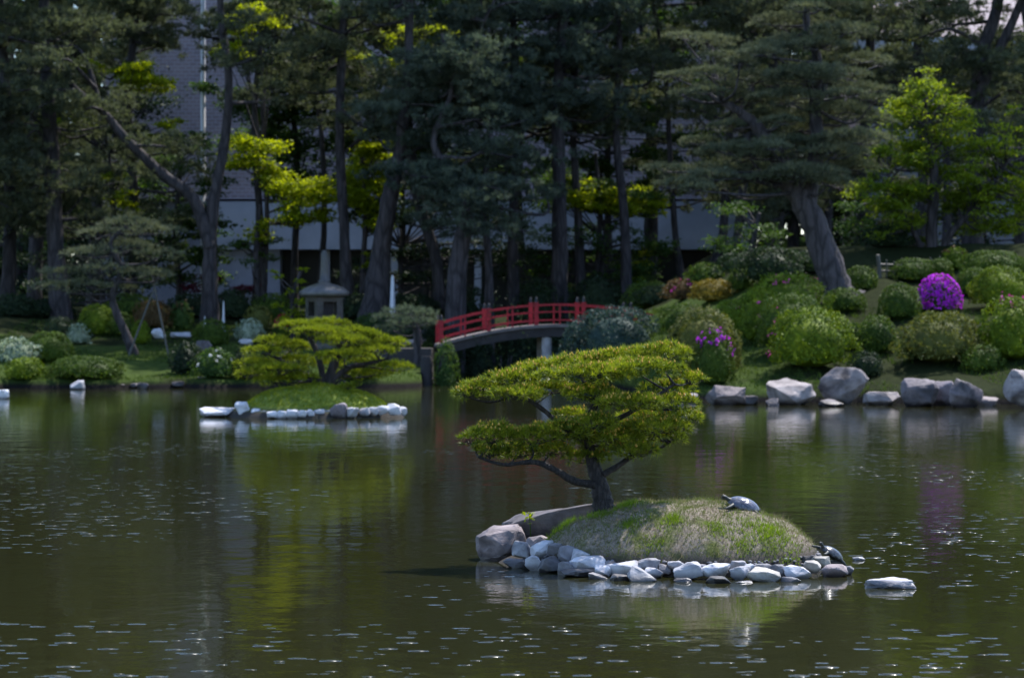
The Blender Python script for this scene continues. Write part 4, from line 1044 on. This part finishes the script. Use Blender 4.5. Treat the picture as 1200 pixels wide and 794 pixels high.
pine('thin pine just right of the tall bridge pine', [(682, 372, 13), (678, 260, 12), (672, 160, 9), (676, 60, 7)], 97, 12, 8., 2.8, 'pine_dark', seed=9)
pine('thin pine leaning slightly left behind the juniper', [(735, 372, 14), (732, 260, 13), (722, 150, 10), (726, 40, 8)], 96, 13, 8.4, 2.8, 'pine_dark', seed=10)
pine('slender paired pine left of the white pavilion wall', [(800, 365, 10), (792, 280, 9), (786, 200, 8), (780, 90, 6)], 99, 12, 8.6, 2.6, 'pine_dark', seed=11)
pine('dark trunk tilted right beside the white pavilion wall', [(838, 360, 13), (848, 270, 12), (852, 180, 10), (868, 60, 8)], 98, 13, 7.6, 3.0, 'pine_dark', seed=12)
pine('slanting dark pine left of the great leaning pine', [(852, 352, 14), (862, 290, 13), (872, 200, 11), (880, 80, 9)], 96, 13, 7.6, 2.8, 'pine_dark', seed=13)
pine('dark pine trunk high at the upper right behind the maple', [(1140, 330, 26), (1142, 200, 24), (1148, 80, 20), (1170, 0, 15)], 92, 17, 9.4, 3.4, 'pine_dark', seed=14, extra_limbs=[[(1146, 110, 14), (1180, 40, 11), (1210, -30, 8)]])
pine('shadowy pine left of the upper right roof', [(1078, 330, 15), (1082, 200, 14), (1075, 60, 12), (1080, 0, 10)], 98, 14, 9., 3.0, 'pine_dark', seed=15)
pine('dark pine filling the left frame edge', [(8, 372, 18), (12, 250, 16), (6, 100, 14), (0, 0, 10)], 96, 17, 5.8, 3.4, 'pine_dark', seed=16)
pine('shaded pine behind the left lawn between two trunks', [(150, 372, 16), (158, 260, 14), (150, 120, 12), (160, 0, 9)], 99, 16, 6., 3.2, 'pine_dark', seed=17)
pine('dark pine above the great leaning pine crown', [(905, 352, 18), (915, 200, 16), (905, 60, 13)], 101, 16, 7.4, 3.4, 'pine_dark', seed=18)
pine('dark background pine between great pine and right maple', [(1015, 340, 18), (1010, 200, 16), (1020, 60, 13)], 102, 16, 6.6, 3.2, 'pine_dark', seed=19)
pine('dark pine at the right frame edge behind the maple', [(1198, 330, 18), (1196, 180, 16), (1205, 50, 13)], 97, 15, 8.5, 3.2, 'pine_dark', seed=20)
pine('thin pine between the lantern and the forked pine', [(300, 372, 12), (304, 260, 11), (298, 140, 9), (306, 20, 7)], 100, 12, 8.6, 2.8, 'pine_dark', seed=21)
pine('thin pine right of the lantern spire', [(372, 372, 9), (380, 260, 8), (376, 150, 7), (360, 40, 6)], 101, 10, 9., 2.6, 'pine_dark', seed=22)
pine('pine with pale stem beside the thick reddish trunk', [(575, 372, 12), (572, 300, 11), (566, 240, 8), (572, 150, 6)], 93, 10, 7.2, 2.4, 'pine_blue', seed=23, barkm='bark_pale', top=13)
for i, (px, d_, t_, lb) in enumerate([(-60, 92, 18, 'pine outside the left frame edge'), (1260, 88, 18, 'pine outside the right frame edge'), (40, 108, 20, 'tall back row pine above the far left'), (760, 107, 20, 'tall back row pine over the bridge end'), (965, 109, 21, 'tall back row pine behind the great leaning pine'), (110, 106, 19, 'back row pine behind the leaning limb of the forked pine')]):
    pine(lb, [(px, 360, 18), (px + 4, 200, 16), (px - 4, 50, 12)], d_, 16, 6., 3.4, 'pine_dark', seed=40 + i, top=t_)

# the great leaning pine on the right bank
D2 = 76.; S2 = D2 / F
def p2(px, py, r, d=D2): v = P(px, py, d); return (v.x, v.y, v.z, r)
def pd2(px, py, w, h=None, dd=0, mk=0): return (P(px, py, D2 + dd), w * S2 / 2, (h or w * .29) * S2 / 2, mk)
tr = [[p2(990, 372, .54), p2(984, 345, .43), p2(968, 300, .37), p2(946, 245, .34), p2(930, 218, .31), p2(912, 185, .24), p2(890, 152, .17), p2(868, 132, .12), p2(845, 120, .07)],
      [p2(945, 240, .26), p2(952, 200, .22), p2(958, 170, .20), p2(955, 120, .17), p2(958, 70, .13), p2(945, 30, .10), p2(950, -20, .08), p2(955, -60, .05)]]
G = [(965, 8, 70), (925, 28, 90), (990, 38, 70), (955, 52, 100), (900, 60, 70), (1010, 72, 60), (885, 95, 80), (950, 92, 110), (1005, 108, 70), (925, 118, 90), (980, 135, 100), (900, 140, 70), (1025, 118, 40),
     (830, 50, 60), (800, 45, 40), (850, 70, 60), (795, 92, 50), (830, 88, 60), (870, 118, 60), (800, 112, 36), (845, 105, 60),
     (935, 150, 110), (1000, 165, 90), (960, 178, 110), (915, 170, 70), (1030, 145, 40), (985, 195, 80), (940, 205, 90), (1010, 200, 50), (890, 185, 60),
     (865, 180, 90), (830, 205, 90), (800, 218, 60), (855, 215, 70), (895, 212, 60), (780, 200, 50), (820, 168, 50), (970, 215, 60), (860, 150, 60)]
pads = []
for i, (a, b, w) in enumerate(G):
    pads.append(pd2(a, b, w, None, [0, .9, -.9, .4, -.5][i % 5]))
    if w > 55: pads.append(pd2(a + rng.uniform(-22, 22), b + 4, w * .7, None, [-1.3, 1.3, .9, -.8][i % 4]))
for (a, b, w) in [(960, -18, 100), (920, -5, 80), (1000, -10, 80), (960, -50, 90)]: pads.append(pd2(a, b, w))
base = P(990, 372, D2); base.z = float(ground_h(base.x, base.y)) - .1
tr[0][0] = (base.x, base.y, base.z, .62)
pad_pine('pine_tree', 'great layered pine with leaning trunk on the right bank', 'pine tree', base, tr, pads, ['pine_pad'], (.15, .017, 11, .55), 400, limb=.05, twig=4, barkm='bark_pale', seed0=2000, under=.05)

# small leaning pine on the left lawn
D3 = hit(155, 415); S3 = D3 / F
def p3(px, py, r): v = P(px, py, D3); return (v.x, v.y, v.z, r)
tr = [[p3(157, 417, .17), p3(148, 392, .13), p3(137, 368, .12), p3(132, 345, .10), p3(142, 315, .08), p3(130, 285, .06), p3(150, 262, .03)]]
pads = [(P(a, b, D3 + dd), w * S3 / 2, w * S3 * .15, 0) for a, b, w, dd in
        [(150, 265, 70, 0), (120, 275, 60, .4), (180, 272, 60, -.3), (105, 300, 70, 0), (150, 292, 70, .5), (185, 300, 56, 0), (80, 322, 60, .2), (120, 318, 64, -.4), (165, 322, 60, .3), (95, 338, 70, -.2), (65, 336, 44, .2), (185, 325, 44, -.2), (140, 340, 50, .4)]]
base = P(157, 417, D3); base.z = float(ground_h(base.x, base.y)) - .08
pad_pine('pine_tree', 'small layered pine with dark leaning trunk on the left lawn', 'pine tree', base, tr, pads, ['pine_pad'], (.15, .018, 10, .6), 210, limb=.04, twig=4, seed0=3000)
M['bamboo'] = plain('weathered_bamboo', (.085, .08, .066), .6, .3, 4, .1)
for i, (a, b, c, d_) in enumerate(((150, 402, 188, 318), (198, 400, 178, 322))):
    q0, q1 = P(a, b, D3 - .5), P(c, d_, D3 + .1); q0.z = float(ground_h(q0.x, q0.y)) - .05
    mb = MB(); tube(mb, [tuple(q0), tuple((q0 + q1) / 2), tuple(q1)], .032, .026, sides=7, rough=.02)
    tag(mb.build('support_pole', M['bamboo'], origin=q0), ['bamboo pole slanting right under the small lawn pine', 'bamboo pole slanting left under the small lawn pine'][i], 'pole', 'props of the small lawn pine')

# low pine left of the bridge
D4 = 83.; q = P(488, 405, D4)
tr = [[(q.x, q.y, float(ground_h(q.x, q.y)) - .1, .14)] + [(lambda v, r: (v.x, v.y, v.z, r))(P(a, b, D4), r) for a, b, r in ((489, 395, .12), (486, 380, .09), (478, 368, .05))]]
pads = [(P(a, b, D4 + dd), w * D4 / F / 2, w * D4 / F * .15, 0) for a, b, w, dd in [(475, 366, 50, 0), (455, 374, 44, .3), (496, 370, 44, -.2), (480, 380, 54, -.4), (505, 378, 30, .2), (460, 386, 36, 0)]]
pad_pine('pine_tree', 'low spreading pine at the left foot of the bridge', 'pine tree', (q.x, q.y, float(ground_h(q.x, q.y)) - .1), tr, pads, ['pine_blue'], (.15, .018, 10, .6), 230, limb=.03, twig=3, seed0=3500, barkm='bark_pale')

# broadleaved trees -------------------------------------------------------
def leaf_tree(label, base_px, dl, stems, clumps, mat, leaf=.13, dens=260, group='broadleaved trees', name='maple_tree', flat=.45, barkm='bark', cat='tree'):
    """stems: lists of (px,py,width px); clumps: (px,py,w px[,depth offset])"""
    s = dl / F; b = P(base_px, 372, dl); b.z = float(ground_h(b.x, b.y)) - .1
    root = empty(name, b, label, cat, group); tm, cm = MB(), MB(); lines = []
    for st in stems:
        q = [(b.x + rng.normal() * .05, b.y, b.z, st[0][2] * s / 2 * 1.2)]
        for (a, c, w) in st: v = P(a, c, dl); q.append((v.x, v.y, v.z, w * s / 2))
        lines.append(tube(tm, q, 0, sides=7, n=6, rough=.05))
    allp = np.concatenate(lines)
    for cl in clumps:
        px, py, w = cl[:3]; dd = cl[3] if len(cl) > 3 else rng.uniform(-1.2, 1.2)
        c = np.array(P(px, py, dl + dd)); hw = w * s / 2
        e = allp[np.linalg.norm((allp - c) * (1, 1, .8) + (0, 0, .3), axis=1).argmin()]
        tube(tm, [tuple(e), tuple((e + c) / 2 + rng.normal(size=3) * .1), tuple(c)], .035, .012, sides=5, n=4)
        for k in range(6):
            az = rng.uniform(0, 6.28); r = rng.uniform(.3, .85)
            cc = c + np.array((math.cos(az) * hw * r, math.sin(az) * hw * r, rng.uniform(-.7, .7) * hw * flat))
            m_ = int(dens * hw * hw * .34) + 6
            pt = rng.normal(size=(m_, 3)) * (hw * .30, hw * .30, hw * flat * .22)
            leaves(cm, cc + pt, np.tile([0, 0, 1.], (m_, 1)), leaf, leaf * .62, .55)
    tm.build('trunk', M[barkm], root); cm.build('crown', M[mat], root); return root

g = np.random.default_rng(56)
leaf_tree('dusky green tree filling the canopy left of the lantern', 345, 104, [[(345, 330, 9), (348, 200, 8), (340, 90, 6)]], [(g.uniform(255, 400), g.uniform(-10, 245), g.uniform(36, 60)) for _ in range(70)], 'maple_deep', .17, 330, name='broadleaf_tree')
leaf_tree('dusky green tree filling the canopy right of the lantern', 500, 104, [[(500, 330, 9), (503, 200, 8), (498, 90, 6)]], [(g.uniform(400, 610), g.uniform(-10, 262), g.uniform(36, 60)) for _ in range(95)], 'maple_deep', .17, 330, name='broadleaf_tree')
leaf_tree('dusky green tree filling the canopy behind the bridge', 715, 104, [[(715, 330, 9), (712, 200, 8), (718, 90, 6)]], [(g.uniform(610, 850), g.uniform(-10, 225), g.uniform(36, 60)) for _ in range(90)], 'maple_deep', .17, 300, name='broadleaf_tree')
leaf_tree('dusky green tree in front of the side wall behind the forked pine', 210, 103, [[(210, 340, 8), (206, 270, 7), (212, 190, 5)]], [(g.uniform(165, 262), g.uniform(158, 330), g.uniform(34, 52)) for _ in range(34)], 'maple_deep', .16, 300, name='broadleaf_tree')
# the fresh green maple on the right
cl = []
g = np.random.default_rng(55)
for i in range(140):
    x = g.uniform(1024, 1218); top = np.interp(x, [1024, 1050, 1085, 1120, 1150, 1180, 1215], [170, 125, 90, 115, 135, 145, 115])
    cl.append((x, g.uniform(top, 270), g.uniform(28, 50)))
for i in range(12): cl.append((g.uniform(1000, 1090), g.uniform(200, 285), g.uniform(30, 46)))
for x in (1082, 1100, 1070, 1118, 1190): cl.append((x, np.interp(x, [1070, 1082, 1100, 1118, 1190], [112, 84, 100, 118, 128]), 26))
leaf_tree('fresh green maple spreading behind the magenta azalea', 1098, 84, [[(1095, 330, 16), (1092, 270, 14), (1095, 210, 11), (1088, 150, 7), (1084, 105, 4)], [(1098, 330, 10), (1110, 280, 8), (1150, 235, 6), (1180, 190, 4)], [(1092, 330, 9), (1075, 280, 7), (1050, 235, 5), (1040, 200, 3)]], cl, 'maple', .12, 300, barkm='bark_pale')
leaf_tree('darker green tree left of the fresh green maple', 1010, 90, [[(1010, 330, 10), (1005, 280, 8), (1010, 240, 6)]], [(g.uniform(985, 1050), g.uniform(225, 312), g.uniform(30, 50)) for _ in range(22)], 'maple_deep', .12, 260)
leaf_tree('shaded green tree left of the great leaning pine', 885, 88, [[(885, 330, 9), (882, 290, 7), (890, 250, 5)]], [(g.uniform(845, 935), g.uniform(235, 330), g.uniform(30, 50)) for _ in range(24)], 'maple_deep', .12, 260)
leaf_tree('olive crowned tree under the upper right roof', 1105, 96, [[(1110, 250, 10), (1108, 120, 7)]], [(g.uniform(1078, 1128), g.uniform(42, 105), 34) for _ in range(14)], 'azalea_olive', .13, 260, name='broadleaf_tree')
# sunlit yellow green foliage between the pines
YG = [('yellow green maple glowing behind the leaning limb at upper left', 130, 108, [(150, 92, 40), (165, 85, 34), (112, 78, 26), (188, 98, 30), (100, 140, 26), (90, 148, 22), (145, 235, 26), (130, 210, 24), (60, 145, 24), (195, 150, 26)]),
      ('yellow green maple glowing left of the lantern pine', 310, 106, [(290, 170, 44), (310, 180, 36), (330, 215, 44), (360, 230, 44), (385, 222, 36), (345, 250, 40), (300, 270, 30), (375, 255, 30), (285, 190, 34), (270, 60, 30), (280, 30, 34), (300, 15, 30), (320, 28, 24)]),
      ('yellow green maple glowing right of the lantern pine', 425, 106, [(425, 185, 34), (440, 175, 36), (430, 205, 40), (415, 220, 36), (445, 225, 40), (425, 245, 36), (440, 265, 30), (455, 190, 26), (430, 300, 22), (415, 150, 22)]),
      ('yellow green maple crown high above the lantern', 470, 109, [(470, 38, 40), (495, 42, 40), (515, 45, 28), (475, 62, 30), (500, 28, 34), (468, 75, 22), (640, 10, 24), (545, 40, 22), (410, 70, 22)]),
      ('yellow green maple glowing behind the bridge', 700, 108, [(685, 225, 32), (700, 232, 40), (725, 238, 36), (745, 232, 36), (765, 240, 28), (740, 250, 36), (690, 245, 34), (715, 222, 26), (752, 305, 16), (748, 325, 16), (690, 340, 12), (670, 238, 28), (660, 215, 24)]),
      ]
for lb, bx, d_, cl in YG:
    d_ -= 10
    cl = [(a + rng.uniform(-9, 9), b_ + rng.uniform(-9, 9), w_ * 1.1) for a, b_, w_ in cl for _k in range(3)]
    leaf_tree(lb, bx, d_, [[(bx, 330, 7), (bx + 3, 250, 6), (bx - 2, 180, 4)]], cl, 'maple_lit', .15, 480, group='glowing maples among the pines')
leaf_tree('flat layered olive maple high behind the bridge', 600, 103, [[(612, 330, 8), (608, 200, 7), (620, 100, 5)]],
          [(g.uniform(565, 700), y_, g.uniform(44, 70)) for y_ in (68, 72, 80, 84, 90, 76, 88, 70, 66)] + [(g.uniform(680, 765), y_, 50) for y_ in (72, 125, 130, 128, 136, 100)] + [(g.uniform(535, 600), y_, 40) for y_ in (190, 200, 95, 105)],
          'mustard_green' if 'mustard_green' in M else 'azalea', .14, 260, flat=.25)
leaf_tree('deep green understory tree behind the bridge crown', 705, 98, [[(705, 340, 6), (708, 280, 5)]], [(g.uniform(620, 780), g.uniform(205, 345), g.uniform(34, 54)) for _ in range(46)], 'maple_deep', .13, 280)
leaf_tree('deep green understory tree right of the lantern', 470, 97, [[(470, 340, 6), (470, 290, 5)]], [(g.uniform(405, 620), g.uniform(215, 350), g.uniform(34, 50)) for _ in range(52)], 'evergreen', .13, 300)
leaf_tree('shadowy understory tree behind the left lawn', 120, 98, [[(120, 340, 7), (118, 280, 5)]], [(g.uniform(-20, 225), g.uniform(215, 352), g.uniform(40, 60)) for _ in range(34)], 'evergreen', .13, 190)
leaf_tree('slender green tree before the grey building wall', 305, 95, [[(303, 350, 8), (300, 300, 6), (304, 240, 5)]], [(g.uniform(275, 325), g.uniform(282, 322), 26) for _ in range(9)], 'maple_deep', .12, 280)
leaf_tree('bright yellow green sapling left of the stone lantern', 342, 87.5, [[(342, 365, 5), (345, 340, 4), (352, 318, 3)]], [(345, 365, 26, 0), (335, 372, 22, .2), (350, 352, 24, 0), (340, 340, 20, 0), (328, 325, 16, 0), (350, 328, 18, 0), (355, 316, 12, 0), (322, 318, 12, 0), (345, 375, 30, -.2), (325, 358, 16, 0), (352, 340, 18, .2)], 'maple_lit', .10, 420, name='maple_sapling')
leaf_tree('maroon leaved tree beside the forked pine', 215, 100, [[(215, 350, 5), (215, 330, 4)]], [(g.uniform(195, 300), g.uniform(318, 348), 28) for _ in range(10)], 'maroon', .12, 230)
leaf_tree('dense dark evergreen closing the view at far left', 20, 114, [[(20, 300, 14), (20, 100, 10)]], [(g.uniform(-60, 175), g.uniform(-60, 350), g.uniform(60, 90)) for _ in range(70)], 'evergreen', .2, 110, name='evergreen_tree')
leaf_tree('dense dark evergreen closing the view behind the great pine', 930, 113, [[(930, 300, 14), (930, 100, 10)]], [(g.uniform(850, 1050), g.uniform(-60, 330), g.uniform(60, 90)) for _ in range(70)], 'evergreen', .2, 110, name='evergreen_tree')
leaf_tree('dense dark evergreen behind the right maple', 1150, 104, [[(1150, 300, 14), (1150, 150, 10)]], [(g.uniform(1060, 1300), g.uniform(150, 330), g.uniform(60, 90)) for _ in range(50)], 'evergreen', .2, 110, name='evergreen_tree')

# far wood closing the horizon
mb = MB()
for row, d_ in enumerate((138, 146, 155)):
    for x_ in np.arange(-75, 76, 5.0):
        hgt = rng.uniform(13, 20) + row; c = np.array((x_ + rng.normal(), d_ + rng.normal(), 1.5 + hgt * .5))
        m_ = 620; p_ = rng.normal(size=(m_, 3)); p_ /= np.linalg.norm(p_, axis=1)[:, None]; p_ *= rng.uniform(.6, 1, (m_, 1)) ** .5
        leaves(mb, c + p_ * (3.6, 3., hgt * .56), p_, 1.1, .8, .5)
tag(mb.build('far_wood', M['evergreen']), 'far wood closing the view behind the garden buildings', 'wood', kind='stuff')

# ------------------------------------------------------------------ buildings
def brick_mat():
    m, nt, b = new_mat('brown_tile_wall')
    tc = N(nt, 'ShaderNodeTexCoord'); mp = N(nt, 'ShaderNodeMapping'); mp.inputs['Rotation'].default_value = (R(90), 0, 0)
    nt.links.new(tc.outputs['Object'], mp.inputs[0])
    bt = N(nt, 'ShaderNodeTexBrick', Scale=1.6); bt.inputs['Color1'].default_value = (.40, .30, .31, 1); bt.inputs['Color2'].default_value = (.31, .235, .25, 1); bt.inputs['Mortar'].default_value = (.5, .45, .47, 1)
    bt.inputs['Mortar Size'].default_value = .02
    nt.links.new(mp.outputs[0], bt.inputs['Vector']); nt.links.new(bt.outputs[0], b.inputs['Base Color']); b.inputs['Roughness'].default_value = .7
    return m
M['brick'] = brick_mat()
M['concrete'] = plain('pale_concrete', (.33, .33, .40), .8, .25, .8, .1)
M['white_wall'] = plain('white_fascia', (.50, .50, .57), .7, .3, .5, .05)
M['glass'] = plain('dark_glazing', (.012, .013, .018), .45, .3, .5, 0)
M['alu'] = plain('grey_mullion', (.22, .22, .25), .5, .1, 2, 0)
def wallbox(px0, px1, py0, py1, d, thick, off=0):
    a, b = P(px0, py1, d), P(px1, py0, d); m_ = MB()
    box(m_, ((a.x + b.x) / 2, d + thick / 2 + off, (a.z + b.z) / 2), (b.x - a.x, thick, b.z - a.z)); return m_
bd = empty('museum_building', (P(500, 372, 118).x, 118, 1.9), 'long brown tiled building with white fascia behind the middle pines', 'building')
wallbox(120, 885, -75, 233, 118, 14).build('wall', M['brick'], bd)
wallbox(240, 885, 236, 292, 117.2, 14).build('fascia', M['white_wall'], bd)
wallbox(255, 328, 292.3, 400, 117.5, 10).build('lower_wall', M['concrete'], bd)
wallbox(120, 238, 236, 400, 118.5, 12).build('side_wall', M['concrete'], bd)
gl = wallbox(329, 880, 293, 400, 119.2, 8).build('glazing', M['glass'], bd)
for px in (382, 462, 560, 660, 735, 865): wallbox(px - 4, px + 4, 292.4, 400, 117.6, .5).build('column', M['white_wall'], bd)
for px in range(345, 880, 22): wallbox(px - 1, px + 1, 293, 400, 119.1, .1).build('mullion', M['alu'], gl)
bd = empty('roofed_building', (P(1150, 372, 112).x, 112, 3.5), 'building with tiled roof and white eave at the upper right', 'building')
wallbox(1015, 1330, 62, 380, 112, 9).build('wall', M['alu'], bd)
wallbox(1000, 1340, 44, 60, 111, 11).build('eave', M['white_wall'], bd)
a, b = P(1000, 43, 111), P(1340, -25, 111)
m_ = MB(); m_.add([(a.x, 111, a.z), (b.x, 111, a.z), (b.x, 122, a.z), (a.x, 122, a.z), (a.x, 116.5, a.z + 4.5), (b.x, 116.5, a.z + 4.5)], [(0, 1, 5, 4), (2, 3, 4, 5), (3, 2, 1, 0)]); m_.add([(a.x, 111, a.z), (a.x, 116.5, a.z + 4.5), (a.x, 122, a.z), (b.x, 111, a.z), (b.x, 122, a.z), (b.x, 116.5, a.z + 4.5)], [(0, 1, 2), (3, 4, 5)])
m_.build('roof', M['brick'], bd)
wf = wallbox(1020, 1330, 74, 122, 111.9, .2).build('window', M['glass'], bd)
for px in range(1036, 1330, 26): wallbox(px - 6, px + 6, 76, 104, 111.8, .15).build('pane', M['concrete'], wf)

# white pole, posts
M['white_paint'] = plain('white_paint', (.72, .72, .76), .45, .1, 3, 0)
a = P(238, 330, 104); gz_ = float(ground_h(a.x, a.y))
rt = empty('lamp_pole', (a.x, a.y, gz_), 'tall thin white metal pole behind the forked pine', 'pole')
mb = MB(); lathe(mb, (0, 0, 0), [(.16, 0), (.16, .3), (.10, .32), (.085, 12.5), (.05, 16)], 14); _local(mb, 'shaft', 'white_paint', rt)
for z in (4.6, 8.2): 
    mb = MB(); lathe(mb, (0, 0, z), [(.115, 0), (.115, .2)], 14); _local(mb, 'collar', 'alu', rt)
for (px, pt, pb, w, lb) in ((460, 322, 356, 9, 'tapered white post between stout pine and dark glazing'), (262, 352, 372, 4, 'short white stake right of the forked pine'), (240, 370, 380, 4, 'stubby white stake left of the forked pine')):
    d_ = 90.; v = P(px, pb, d_); gz_ = float(ground_h(v.x, v.y)); zt_ = P(px, pt, d_).z; w_ = w * d_ / F
    mb = MB(); lathe(mb, (v.x, v.y, gz_ - .1), [(w_ / 2, 0), (w_ / 2, .1), (w_ * .2, zt_ - gz_), (w_ * .05, zt_ - gz_ + .1)], 4 if w > 5 else 8)
    tag(mb.build('marker_post', M['white_paint'], origin=(v.x, v.y, gz_)), lb, 'post')

# twig fence on the knoll
d_ = hit(1080, 330); rt = None
f0 = P(1030, 326, d_); f1 = P(1100, 320, d_ + .6)
rt = empty('twig_fence', (f0.x, f0.y, float(ground_h(f0.x, f0.y))), 'low bamboo twig fence behind the magenta azalea', 'fence')
for kz in (.18, .36):
    mb = MB(); pts_ = []
    for t in np.linspace(0, 1, 5):
        x, y = f0.x + (f1.x - f0.x) * t, f0.y + (f1.y - f0.y) * t; pts_.append((x, y, float(ground_h(x, y)) + kz))
    tube(mb, pts_, .035, .03, sides=6, rough=.02); mb.build('rail', M['bamboo'], rt)
for t in np.linspace(0, 1, 9):
    x, y = f0.x + (f1.x - f0.x) * t, f0.y + (f1.y - f0.y) * t; z = float(ground_h(x, y))
    mb = MB(); r = .07 if t == 0. else .022
    tube(mb, [(x, y - .06, z - .1), (x, y - .06, z + .25), (x + rng.normal() * .04, y - .06, z + (.62 if r > .05 else .52 + rng.uniform(-.06, .06)))], r, r * .8, sides=7, rough=.03); mb.build('post', M['bamboo'], rt)

# ------------------------------------------------------------------ light, sky, camera
SUN_EL, SUN_AZ = 58., 38.       # azimuth measured from +Y (view direction) towards +X
w = bpy.data.worlds.new('World'); sc.world = w; w.use_nodes = True
nt = w.node_tree; bg = nt.nodes['Background']
sky = nt.nodes.new('ShaderNodeTexSky'); sky.sky_type = 'NISHITA'; sky.sun_disc = False
sky.sun_elevation = R(SUN_EL); sky.sun_rotation = R(SUN_AZ); sky.air_density = 1.0; sky.dust_density = .6; sky.ozone_density = 4.5
nt.links.new(sky.outputs[0], bg.inputs[0]); bg.inputs[1].default_value = .15
su = bpy.data.lights.new('sun', 'SUN'); su.energy = 3.7; su.angle = R(.5); su.color = (1, .96, .92)
so = bpy.data.objects.new('sun', su); COL.objects.link(so)
dirv = Vector((math.sin(R(SUN_AZ)) * math.cos(R(SUN_EL)), math.cos(R(SUN_AZ)) * math.cos(R(SUN_EL)), math.sin(R(SUN_EL))))
so.rotation_euler = dirv.to_track_quat('Z', 'Y').to_euler(); so.location = (0, 0, 40)

cam = bpy.data.cameras.new('camera'); co = bpy.data.objects.new('camera', cam); COL.objects.link(co)
co.location = (0, 0, H); co.rotation_euler = (R(90), 0, 0)
cam.lens = 100; cam.sensor_width = 36; cam.shift_y = -(397 - HOR) / 1200; cam.clip_start = .1; cam.clip_end = 2000
cam.dof.use_dof = True; cam.dof.focus_distance = 22.1; cam.dof.aperture_fstop = 3.8; cam.dof.aperture_blades = 9
sc.camera = co
sc.view_settings.view_transform = 'Standard'; sc.view_settings.look = 'None'; sc.view_settings.gamma = 1; sc.view_settings.exposure = .95
sc.cycles.max_bounces = 6; sc.cycles.diffuse_bounces = 3; sc.cycles.glossy_bounces = 3; sc.cycles.transmission_bounces = 4; sc.cycles.transparent_max_bounces = 4
sc.cycles.caustics_reflective = False; sc.cycles.caustics_refractive = False
sc.cycles.use_denoising = True
sc.render.engine = 'CYCLES'
